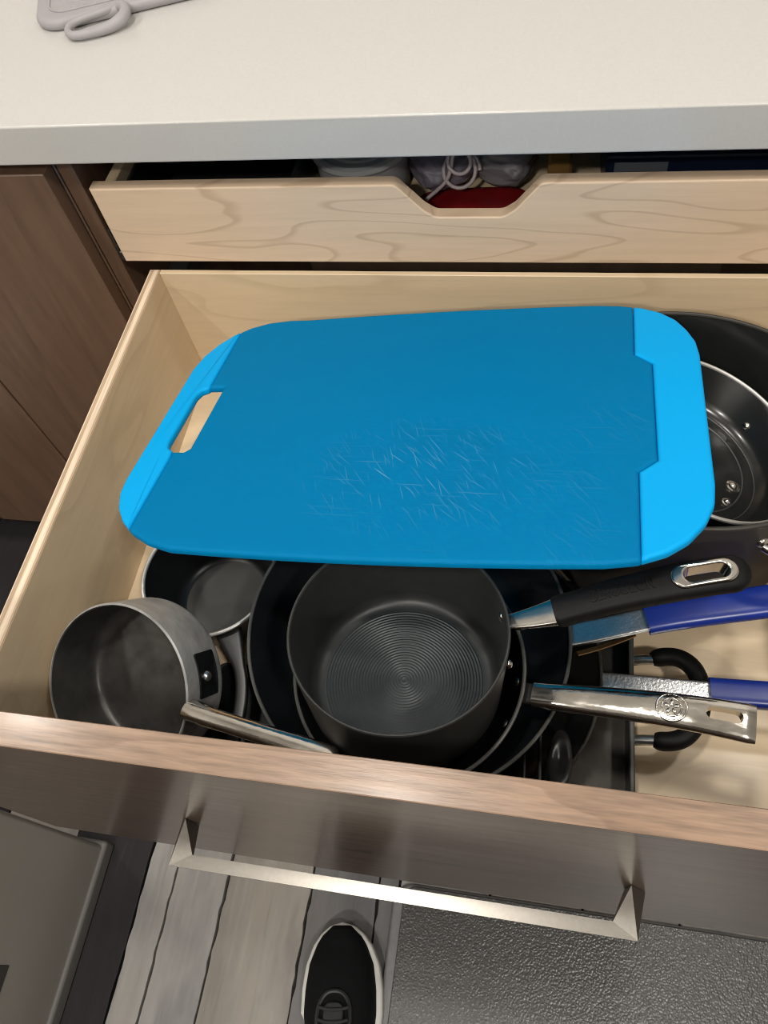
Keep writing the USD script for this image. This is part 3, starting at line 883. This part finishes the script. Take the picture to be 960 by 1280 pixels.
# the crest: ring, beads and a rosette, raised a little from the handle
cr = [lathe([(0.0056 + 0.00045 * math.cos(q), 0.0003 * math.sin(q)) for q in np.linspace(0, 2 * PI, 6, endpoint=False)], 40),
      lathe([(0.0037 + 0.0004 * math.cos(q), 0.0003 * math.sin(q)) for q in np.linspace(0, 2 * PI, 6, endpoint=False)], 32)]
for q in range(16):
    bb = trimesh.creation.box((0.0007, 0.0012, 0.0006))
    bb.apply_transform(trimesh.transformations.rotation_matrix(q * PI / 8, (0, 0, 1)) @ trimesh.transformations.translation_matrix((0.0, 0.00465, 0)))
    cr.append(bb)
for q in range(5):
    bb = trimesh.creation.icosphere(subdivisions=2, radius=0.0008)
    bb.apply_transform(trimesh.transformations.rotation_matrix(q * 2 * PI / 5, (0, 0, 1)) @ trimesh.transformations.translation_matrix((0.0, 0.0019, 0)) @ np.diag([1, 1.6, 0.5, 1]))
    cr.append(bb)
crest = cat(*cr)
crest.vertices *= [1.85, 1.85, 2.0]
crest.apply_translation((0.011 + LK * 0.645, 0.0008, 0))
fx = (crest.vertices[:, 0] - 0.011) / LK
bh = np.array([kt(u) * max(0.05, (1 - (abs(y_) / kw(u)) ** 2.9)) ** (1 / 2.9) for u, y_ in zip(fx, crest.vertices[:, 1])])
crest.vertices = np.stack([crest.vertices[:, 0], crest.vertices[:, 1], bh + crest.vertices[:, 2]], 1)
obj('crest', along(crest, hk, (0.03, 1, 0)), 'steel_worn', khp, smooth=60, label='round embossed crest')
for dz, ang in ((-0.010, -0.42), (-0.012, -0.02)):
    wallr = np.interp(-dz, [0, 0.042], [KR - 0.0024, 0.0785]) - 0.0003
    rp = KF @ np.array([wallr * math.cos(ang), wallr * math.sin(ang), dz, 1])
    nn = KF[:3, :3] @ A3(-math.cos(ang), -math.sin(ang), 0.3)
    obj('rivet', put(dome_cap(0.0040, 0.0022), frame(rp[:3], nn, (0, 0, 1))), 'steel', sk)

# ------------------------------------------------------------------ large frying pan with the upper blue handle
GC, GN, GR = A3(-0.0974, -0.3661, 0.6800), A3(0.0664, -0.0321, 1.0), 0.1385
GF = frame(GC, GN)
fp = thing('frying_pan', 'large black frying pan under the skillet, its blue sleeved handle the upper one', 'frying pan', GC - GN * 0.045)
obj('body', put(lathe_pan(GR, 0.108, 0.0430, 0.0026, 0.020), GF), 'nonstick', fp)
obj('rim_edge', put(torus(GR - 0.0013, 0.0016, 144, 8), GF), 'nonstick_worn', fp)
ha = [(0.0388, -0.3512, 0.6612), (0.0600, -0.3462, 0.6650), (0.1019, -0.3345, 0.6720), (0.1492, -0.3227, 0.6760), (0.2110, -0.3085, 0.6800)]
LA = np.linalg.norm(np.diff(spline(ha, 60), axis=0), axis=1).sum()
sA = A3(-0.24, 0.97, 0)
obj('handle', along(bar(0.084, lambda u: 0.0098, lambda u: 0.0026, 16, 24, 6), ha, sA), 'aluminium_cast', fp, label='flat cast metal handle')
gA = bar(LA - 0.0645, lambda u: (0.0130 + 0.0010 * u) * (1 if u < 0.95 else 1 - 0.25 * ((u - 0.95) / 0.05) ** 2), lambda u: 0.0070 * (1 if u < 0.95 else 1 - 0.4 * ((u - 0.95) / 0.05) ** 2), 40, 32, 3.2)
gA.apply_translation((0.0645, 0, 0))
obj('sleeve', along(gA, ha, sA), 'silicone_blue', fp, label='royal blue silicone sleeve')

# ------------------------------------------------------------------ lowest frying pan, lower blue handle
LC, LN, LR = A3(-0.0715, -0.3715, 0.6220), A3(0.0, 0.0, 1.0), 0.1425
LF = frame(LC, LN)
lp2 = thing('frying_pan', 'black frying pan at the bottom of the stack, its blue sleeved handle the lower one', 'frying pan', LC - LN * 0.036)
obj('body', put(lathe_pan(LR, 0.112, 0.0330, 0.0026, 0.018), LF), 'nonstick', lp2)
obj('rim_edge', put(torus(LR - 0.0013, 0.0015, 144, 8), LF), 'wall_dark', lp2)
hb_ = [(0.0640, -0.3710, 0.6090), (0.0771, -0.3712, 0.6110), (0.1603, -0.3714, 0.6150), (0.2272, -0.3703, 0.6180), (0.2500, -0.3700, 0.6190)]
LB = np.linalg.norm(np.diff(spline(hb_, 60), axis=0), axis=1).sum()
sB = A3(0, 1, 0)
obj('handle', along(bar(0.115, lambda u: 0.0085, lambda u: 0.0026, 16, 24, 6), hb_, sB), 'aluminium_cast', lp2, label='flat cast metal handle')
gB = bar(LB - 0.097, lambda u: 0.0120 * (1 if u < 0.95 else 1 - 0.25 * ((u - 0.95) / 0.05) ** 2), lambda u: 0.0068 * (1 if u < 0.95 else 1 - 0.4 * ((u - 0.95) / 0.05) ** 2), 40, 32, 3.6)
gB.apply_translation((0.097, 0, 0))
obj('sleeve', along(gB, hb_, sB), 'silicone_blue', lp2, label='royal blue silicone sleeve')

# ------------------------------------------------------------------ roasting tray with loop handle
RX0, RX1, RY0, RY1, RZ = -0.2225, 0.1020, -0.506, -0.262, 0.5845
ro = thing('roasting_tray', 'dark rectangular roasting tray with a black loop handle, beneath the stacked pans', 'roasting tray', ((RX0 + RX1) / 2, (RY0 + RY1) / 2, ZB))
outer_m = m3.Manifold.extrude(cross(rrect(RX0, RY0, RX1, RY1, 0.018)), RZ - ZB - 0.0006).translate((0, 0, ZB + 0.0004))
inner_m = m3.Manifold.extrude(cross(rrect(RX0 + 0.003, RY0 + 0.003, RX1 - 0.003, RY1 - 0.003, 0.016)), 0.1).translate((0, 0, ZB + 0.003))
obj('tray_body', unman(outer_m - inner_m), 'roaster_dark', ro)
lip = rrect(RX0 - 0.0008, RY0 - 0.0008, RX1 + 0.0008, RY1 + 0.0008, 0.0188)
lip = lip.difference(rrect(RX0 + 0.0040, RY0 + 0.0040, RX1 - 0.0040, RY1 - 0.0040, 0.0145))
lm = pad(lip, 0.0032, 0.0014, 0.02, 3)
lm.apply_translation((0, 0, RZ - 0.0012))
obj('rolled_lip', lm, 'nonstick_worn', ro)
loop = spline([(0.1185, -0.3365, 0.588), (0.1290, -0.3335, 0.5895), (0.1420, -0.3345, 0.5915), (0.1530, -0.3430, 0.593), (0.1585, -0.3600, 0.594), (0.1580, -0.3790, 0.594), (0.1520, -0.3960, 0.593), (0.1420, -0.4075, 0.5915), (0.1290, -0.4115, 0.5895), (0.1185, -0.4110, 0.588)], 50)
lr_ = np.full(50, 0.0083)
lr_[:3] = [0.0062, 0.0075, 0.0081]
lr_[-3:] = [0.0081, 0.0075, 0.0062]
lh = obj('loop_handle', tube(loop, lr_, 20), 'rubber_black', ro, smooth=60, label='thick black loop handle')
for y_ in (-0.3365, -0.4110):
    obj('ferrule', tube([(0.1022, y_, 0.580), (0.1100, y_, 0.5845), (0.1200, y_, 0.588)], 0.0047, 16), 'aluminium_cast', lh, label='bright metal ferrule')

# brass coloured strip and dark utensils beside the stack
obj('metal_strip', along(bar(0.072, lambda u: 0.0024, lambda u: 0.0011, 12, 16, 4), [(0.0475, -0.3570, 0.6360), (0.0715, -0.3420, 0.6220), (0.0980, -0.3225, 0.6060)], (-0.5, 0.8, 0)), 'brass',
    label='thin brass coloured strip under the upper blue handle', cat='metal strip')
tg = thing('tongs', 'black kitchen tongs lying inside the lowest frying pan, near the drawer front', 'tongs', (0.02, -0.44, 0.60))

bs = thing('added_dark_sheet', 'narrow black sheet added to darken the gap between the tipped pot and the stack of pans', 'baking sheet', (-0.266, -0.44, ZB))  # invented flat sheet, added to darken the gap over the drawer floor
so_ = rrect(-0.308, -0.512, -0.2245, -0.372, 0.010)
obj('sheet_base', put(pad(so_, 0.002, 0.0007, 0.02, 2), frame((0, 0, ZB + 0.0003), (0, 0, 1))), 'nonstick', bs)
obj('raised_edge', put(pad(so_.difference(rrect(-0.3058, -0.5098, -0.2267, -0.3742, 0.008)), 0.0045, 0.0008, 0.02, 2), frame((0, 0, ZB + 0.0018), (0, 0, 1))), 'wall_dark', bs)

# ------------------------------------------------------------------ old aluminium pot tipped on its side
PC, PN, PR_ = A3(-0.3545, -0.4408, 0.6580), -A3(0.184, 0.53, -0.8278), 0.0772
PF = frame(PC, PN, (0.983, -0.099, 0.155))
pt = thing('saucepan', 'worn bare aluminium saucepan tipped toward the drawer front in the left corner', 'saucepan', PC - PN * 0.062)
a, b, c = pan_profile(PR_, 0.0735, 0.0590, 0.0026, 0.011)
inn = lathe(a + [(PR_ - 0.0018, -0.0006)] + [(q[0] + 0.0007, q[1] - 0.0005) for q in (a + [(PR_ - 0.0018, -0.0006)])[::-1]], 128)
obj('inside_lining', put(lathe(a + [(PR_ - 0.0024, -0.0012)] + [(1e-12 if q[0] < 1e-9 else q[0] + 0.0006, q[1] - 0.0006) for q in a[::-1]], 128), PF), 'aluminium_old_inside', pt, label='darkened aluminium inside')
obj('body', put(lathe([(1e-12 if q[0] < 1e-9 else q[0] + 0.0009, q[1] - 0.0009) for q in a] + b + c, 128), PF), 'aluminium_old', pt)
PI_ = np.linalg.inv(PF)


def pot_at(ang, z, r):
    return (PF @ np.array([r * math.cos(ang), r * math.sin(ang), z, 1]))[:3]


lc_ = PI_ @ np.array([-0.2764, -0.4189, 0.6544, 1])
angb = math.atan2(lc_[1], lc_[0])
# bracket plate bent to the wall
bp = pad(rrect(-0.0200, -0.0150, 0.0200, 0.0125, 0.002), 0.0016, 0.0006, 0.003, 2)
vv = bp.vertices.copy()
aa = angb + 0.02 + vv[:, 0] / PR_
r_ = PR_ + 0.0002 + vv[:, 2]
bp.vertices = np.stack([r_ * np.cos(aa), r_ * np.sin(aa), -0.030 + vv[:, 1], np.ones(len(vv))], 1) @ PF.T[:, :3]
if bp.volume < 0:
    bp.invert()
obj('bracket_plate', bp, 'nonstick', pt, label='black rectangular bracket on the pot wall')
nn = PF[:3, :3] @ A3(math.cos(angb), math.sin(angb), 0)
obj('rivet', put(dome_cap(0.0048, 0.0040), frame(pot_at(angb, -0.0275, PR_ + 0.0017), nn, PN)), 'aluminium_cast', pt)
hpp = [(-0.2790, -0.4520, 0.6620), (-0.2600, -0.4575, 0.6700), (-0.2071, -0.4700, 0.6880), (-0.1300, -0.4895, 0.7110)]
LP = np.linalg.norm(np.diff(spline(hpp, 60), axis=0), axis=1).sum()
obj('handle', along(bar(LP, lambda u: (0.0096 - 0.0015 * math.sin(u * PI)) * (1 if u < 0.94 else math.sqrt(max(0, 1 - ((u - 0.94) / 0.06) ** 2)) * 0.9 + 0.1), lambda u: 0.0074 - 0.0022 * u, 50, 28, 2.3), hpp, (0.2, 0.97, -0.1)), 'steel_worn', pt,
    label='polished tubular steel handle')

# ------------------------------------------------------------------ small pan with silver rim
QC, QN, QR = A3(-0.3175, -0.3020, 0.6200), A3(0.0, 0.0, 1.0), 0.0695
QF = frame(QC, QN)
sm = thing('small_pan', 'small grey pan with a bright silver rim behind the tipped aluminium pot', 'pan', (QC[0], QC[1], ZB))
obj('body', put(lathe_pan(QR, 0.052, 0.0640, 0.0022, 0.012), QF), 'nonstick', sm)
obj('floor_disc', put(lathe([(1e-12, -0.0641), (0.0495, -0.0641), (0.0495, -0.0634), (0.049, -0.0631), (1e-12, -0.0631)], 96), QF), 'nonstick_worn', sm, label='worn grey cooking floor')
obj('silver_rim', put(torus(QR - 0.0008, 0.0021, 128, 10), QF), 'aluminium_edge', sm, label='bright bare metal rim')
hq = [(-0.2840, -0.3590, 0.6080), (-0.2720, -0.3800, 0.6040), (-0.2620, -0.4020, 0.6000), (-0.2580, -0.4280, 0.5960), (-0.2560, -0.4700, 0.5930)]
LQ = np.linalg.norm(np.diff(spline(hq, 60), axis=0), axis=1).sum()
obj('handle', along(bar(LQ, lambda u: 0.0135 - 0.0075 * min(1, u / 0.3), lambda u: 0.0035, 30, 20, 4), hq, (1, 0.5, 0)), 'plastic_black', sm, label='black flat handle')

# ------------------------------------------------------------------ stockpot at the back right
WC, WN, WR = A3(0.1258, -0.1635, 0.7420), A3(0.0015, 0.1634, 1.0), 0.1372
WF = frame(WC, WN)
wk = thing('stockpot', 'large round black stockpot under the right end of the cutting board', 'stockpot', WC - WN * 0.167)
a, b, c = pan_profile(WR, 0.1130, 0.1640, 0.0030, 0.018)
obj('lining', put(lathe(a + [(WR - 0.0026, -0.0012)] + [(1e-12 if q[0] < 1e-9 else q[0] + 0.0006, q[1] - 0.0006) for q in a[::-1]], 144), WF), 'enamel_black', wk, label='glossy black inside')
obj('body', put(lathe([(1e-12 if q[0] < 1e-9 else q[0] + 0.0009, q[1] - 0.0009) for q in a] + b + c, 144), WF), 'wall_dark', wk)
obj('rim_edge', put(torus(WR - 0.0010, 0.0022, 144, 10), WF), 'wall_dark', wk)


def wall_at(F, R, Rb, depth, ang, z, off=0.0):
    r = np.interp(-z, [0, depth], [R, Rb]) + off
    return (F @ np.array([r * math.cos(ang), r * math.sin(ang), z, 1]))[:3], F[:3, :3] @ A3(math.cos(ang), math.sin(ang), 0)


for ang in (-1.17, -1.02):
    p_, n_ = wall_at(WF, WR, 0.116, 0.167, ang, -0.026, 0.0)
    obj('rivet', put(dome_cap(0.0052, 0.0042), frame(p_, n_, (0, 0, 1))), 'steel', wk)
wp = []
for q in np.linspace(0, 1, 24):
    ang = -1.17 + 0.62 * q
    p_, n_ = wall_at(WF, WR, 0.116, 0.167, ang, -0.028 + 0.004 * math.sin(q * PI), 0.004 + 0.030 * math.sin(q * PI) ** 0.7)
    wp.append(p_)
obj('loop_handle', tube(wp, 0.0042, 14), 'steel', wk, smooth=60, label='steel loop handle riveted to the wall')

# ------------------------------------------------------------------ dark pan tilted inside the stockpot
NC, NN, NR = A3(0.1500, -0.1715, 0.7150), A3(0.3890, 0.0982, 1.0), 0.0930
NF = frame(NC, NN)
nt = thing('skillet', 'shallow dark skillet with a bright rim tilted inside the black stockpot', 'skillet', NC - NN * 0.04)
obj('body', put(lathe_pan(NR, 0.0745, 0.0370, 0.0022, 0.010, 128), NF), 'enamel_black', nt)
obj('bright_rim', put(torus(NR - 0.0008, 0.0019, 128, 10), NF), 'aluminium_edge', nt, label='polished rim')
for r_, th in ((0.0695, 0.0009), (0.0575, 0.0008)):  # thin metal rings added to draw the glints along the floor edges
    obj('glint_ring', put(torus(r_, th, 112, 8), NF @ trimesh.transformations.translation_matrix((0, 0, -0.0368))), 'slide_metal', nt)
for ang, z in ((0.74, -0.0240),):
    wr = np.interp(-z, [0, 0.037], [NR - 0.0022, 0.0745])
    p_ = (NF @ np.array([wr * math.cos(ang), wr * math.sin(ang), z, 1]))[:3]
    obj('rivet', put(dome_cap(0.0040, 0.0024), frame(p_, NF[:3, :3] @ A3(-math.cos(ang), -math.sin(ang), 0.4), (0, 0, 1))), 'steel', nt)
for (x_, y_, r_) in ((0.0465, -0.0155, 0.0052), (0.0375, -0.0370, 0.0034)):
    obj('bolt', put(lathe([(1e-12, 0), (r_ * 1.35, 0), (r_ * 1.35, 0.0012), (r_, 0.0016), (r_ * 0.96, 0.0034), (r_ * 0.6, 0.0046), (1e-12, 0.005)], 24), NF @ trimesh.transformations.translation_matrix((x_, y_, -0.0371))), 'steel', nt)

# ------------------------------------------------------------------ pot holder on the worktop
HF = frame((-0.465, 0.272, 0.9142), (0, 0, 1), (0.129, 0.047, 0))
ph = thing('pot_holder', 'grey silicone pot holder with a hanging loop on the white countertop', 'pot holder', (-0.465, 0.272, 0.914))
hsh = rrect(-0.106, -0.085, 0.094, 0.090, 0.028)
obj('body', put(pad(hsh, 0.0115, 0.0055, 0.008, 6), HF), 'silicone_grey', ph)
ins = rrect(-0.092, -0.071, 0.080, 0.076, 0.022)
rg = []
fr2 = pad(ins.difference(rrect(-0.0895, -0.0685, 0.0775, 0.0735, 0.020)), 0.0016, 0.0006, 0.01, 2)
rg.append(fr2)
for k in range(13):
    y_ = -0.060 + k * 0.010
    pts_ = [(x_, y_ + 0.0035 * math.sin(x_ * 45 + 0.4), 0.0) for x_ in np.linspace(-0.066, 0.066, 22)]
    rg.append(tube(pts_, 0.0013, 8))
rgm = cat(*rg)
rgm.apply_translation((0, 0, 0.0112))
obj('raised_ridges', put(rgm, HF), 'silicone_grey', ph, smooth=60)
lpts = spline([(-0.458, 0.2000, 0.9215), (-0.480, 0.1760, 0.9225), (-0.4985, 0.1570, 0.9205), (-0.4930, 0.1475, 0.9195), (-0.4740, 0.1475, 0.9195), (-0.4540, 0.1560, 0.9200), (-0.4400, 0.1660, 0.9235), (-0.4400, 0.1780, 0.9250), (-0.4520, 0.1900, 0.9235)], 60)
lb = bar(1.0, lambda u: 0.0050, lambda u: 0.0032, 60, 16, 2.6)
Ll = np.linalg.norm(np.diff(lpts, axis=0), axis=1).sum()
obj('hanging_loop', tube(lpts, np.interp(np.linspace(0, 1, 60), [0, 0.25, 0.6, 0.8, 1], [0.0045, 0.0034, 0.0046, 0.0060, 0.0050]), 14), 'silicone_grey', ph, smooth=60)

# ------------------------------------------------------------------ floor things: mat, bin, shoe
mt = thing('floor_mat', 'black pebbled rubber floor mat with a thin grey border beside the shoe', 'floor mat', (0.30, -0.87, 0.0))
mo = rrect(-0.165, -1.28, 0.78, -0.505, 0.030)
mb = pad(mo, 0.011, 0.004, 0.03, 3)
obj('border', mb, 'mat_edge', mt)
ms = pad(rrect(-0.150, -1.265, 0.765, -0.508, 0.020), 0.004, 0.0015, 0.03, 3)
ms.apply_translation((0, 0, 0.0105))
obj('pebbled_pad', ms, 'mat_black', mt)

bn = thing('bin', 'grey box shaped metal bin with a base rim at lower left on the floor', 'bin', (-0.80, -0.75, 0.0))
obj('base_rim', rbox((-0.962, -0.985, 0.0), (-0.6310, -0.5135, 0.032), 0.006), 'grey_plastic', bn)
obj('body', rbox((-0.955, -0.978, 0.026), (-0.6375, -0.5200, 0.62), 0.008), 'grey_metal', bn)
obj('lid', rbox((-0.958, -0.981, 0.622), (-0.6345, -0.5170, 0.65), 0.008), 'grey_plastic', bn)
obj('recess', cbox((-0.6385, -0.790, 0.183), (-0.6368, -0.6910, 0.255), 0.0008), 'dark_recess', bn, smooth=False, label='dark rectangular recess')

# shoe
SHO = A3(-0.232, -0.572, 0.0)
sdir = A3(0.0175, -0.120, 0)
sdir /= np.linalg.norm(sdir)
SHF = np.eye(4)
SHF[:3, 0] = sdir
SHF[:3, 2] = (0, 0, 1)
SHF[:3, 1] = np.cross((0, 0, 1), sdir)
SHF[:3, 3] = SHO
LS = 0.295


def half_w(u, outer):  # outer: +1 = photo right side
    k = np.interp(u, [0, 0.015, 0.05, 0.10, 0.18, 0.28, 0.38, 0.52, 0.65, 0.80, 0.92, 0.975, 1.0], [0.0, 0.0160, 0.0290, 0.0395, 0.0490, 0.0530, 0.0535, 0.0475, 0.0420, 0.0380, 0.0340, 0.0230, 0.0])
    return k


us = (1 - np.cos(np.linspace(0, PI, 60))) / 2
right_pts = [(u * LS, half_w(u, 1) * 1.10) for u in us]
left_pts = [(u * LS, -half_w(u, -1) * (1.07 if u < 0.4 else 1.0)) for u in us]
solep = Polygon(right_pts + left_pts[::-1][1:-1]).buffer(0.0005)
shoe = thing('shoe', 'black mesh running shoe with white sole standing on the plank floor', 'shoe', (-0.21, -0.72, 0.0))
so = pad(solep, 0.026, 0.006, 0.008, 4)
vv = so.vertices.copy()
vv[:, 2] += np.interp(vv[:, 0], [0, 0.05, 0.1], [0.010, 0.002, 0.0005]) * (vv[:, 2] < 0.05)
so.vertices = vv
obj('midsole', put(so, SHF), 'shoe_sole', shoe)
# upper
nu, nk = 60, 28
v, f = [], []
hs = lambda u: np.interp(u, [0, 0.03, 0.08, 0.16, 0.28, 0.42, 0.55, 0.70, 0.85, 0.96, 1.0], [0.010, 0.026, 0.036, 0.044, 0.054, 0.068, 0.082, 0.090, 0.092, 0.086, 0.060])
us2 = 0.015 + 0.975 * us
for u in us2:
    w = half_w(u, 1) * (0.955 if u > 0.05 else 0.90)
    h = hs(u)
    for s in np.linspace(0, PI, nk):
        c, d = math.cos(s), math.sin(s)
        pw = np.interp(u, [0, 0.35, 0.6, 1], [2.3, 2.2, 1.9, 2.0])
        v.append((u * LS, w * math.copysign(abs(c) ** (2 / pw), c), 0.022 + np.interp(u, [0, 0.1], [0.006, 0]) + (h - 0.004) * abs(d) ** (2 / pw)))
for i in range(nu - 1):
    for j in range(nk):
        l = (j + 1) % nk
        f += [(i * nk + j, i * nk + l, (i + 1) * nk + l), (i * nk + j, (i + 1) * nk + l, (i + 1) * nk + j)]
for e in (0, nu - 1):
    cidx = len(v)
    v.append(tuple(np.mean([v[e * nk + j] for j in range(nk)], axis=0)))
    for j in range(nk):
        l = (j + 1) % nk
        f.append((cidx, e * nk + l, e * nk + j) if e == 0 else (cidx, e * nk + j, e * nk + l))
up_ = tm(v, f)
if up_.volume < 0:
    up_.invert()
mu = man(up_)
hole = m3.Manifold.sphere(1.0, 48).scale((0.060, 0.030, 0.062)).translate((LS * 0.745, 0, 0.112))
mu2 = mu - hole if mu.status() == m3.Error.NoError else mu
obj('upper', put(unman(mu2), SHF), 'shoe_mesh', shoe, smooth=40)


def surf(u, y):
    w = half_w(u, 1) * 0.955
    pw = np.interp(u, [0, 0.35, 0.6, 1], [2.3, 2.2, 1.9, 2.0])
    return 0.022 + (hs(u) - 0.004) * max(0.0, 1 - (abs(y) / w) ** pw) ** (1 / pw)


def strip(path, hw, th):
    """a raised band following points (u, y) on the upper"""
    p = np.array([(u * LS, y, surf(u, y) + 0.0004) for u, y in path])
    p = spline(p, 40)
    return tube(p, th, 8) if hw is None else along(bar(np.linalg.norm(np.diff(p, axis=0), axis=1).sum(), lambda u: hw, lambda u: th, 30, 12, 3), p, (0, 1, 0))


obj('eyestay', put(cat(strip([(0.56, 0.020), (0.42, 0.0215), (0.33, 0.019), (0.295, 0.010), (0.288, 0.0), (0.295, -0.010), (0.33, -0.019), (0.42, -0.0215), (0.56, -0.020)], None, 0.0032)), SHF), 'shoe_trim', shoe)
tongue = pad(rrect(LS * 0.33, -0.014, LS * 0.60, 0.014, 0.010), 0.004, 0.0015, 0.005, 2)
vv = tongue.vertices.copy()
vv[:, 2] += [surf(x_ / LS, y_) + 0.0002 for x_, y_ in vv[:, :2]]
tongue.vertices = vv
obj('tongue', put(tongue, SHF), 'shoe_trim', shoe)
for k in range(5):
    u0 = 0.35 + 0.048 * k
    p_ = [(u0, -0.020), (u0 + 0.008, -0.010), (u0 + 0.010, 0.0), (u0 + 0.008, 0.010), (u0, 0.020)]
    pp = spline(np.array([(u * LS, y, surf(u, y) + 0.0052) for u, y in p_]), 24)
    obj('lace', put(tube(pp, 0.0022, 8), SHF), 'lace', shoe, smooth=60)
obj('outsole', put(pad(solep.buffer(-0.003), 0.0015, 0.0005, 0.01, 2), SHF), 'rubber_black', shoe)

# black tongs: two long arms and a scalloped head
for k, (xa, xb) in enumerate(((0.0085, 0.0040), (0.0215, 0.0180))):
    obj('arm', along(bar(0.100, lambda u: 0.0016, lambda u: 0.0065, 16, 16, 4), [(xa, -0.478, 0.6235), (xa - 0.001, -0.440, 0.6175), (xb, -0.385, 0.6090)], (1, 0, 0)), 'plastic_black', tg)
head = trimesh.creation.icosphere(subdivisions=4)
hv = head.vertices * [0.0105, 0.026, 0.0080]
hv[:, 2] -= np.where(head.vertices[:, 2] > 0, 0.006 * np.exp(-(head.vertices[:, 0] ** 2 + head.vertices[:, 1] ** 2) / 0.3), 0)
hv[:, 2] += (hv[:, 0] * 0.35) + np.abs(np.minimum(hv[:, 1], 0)) * 0.25
hv += [0.0370, -0.4460, 0.6190]
obj('head', tm(hv, head.faces), 'plastic_black', tg, smooth=True)
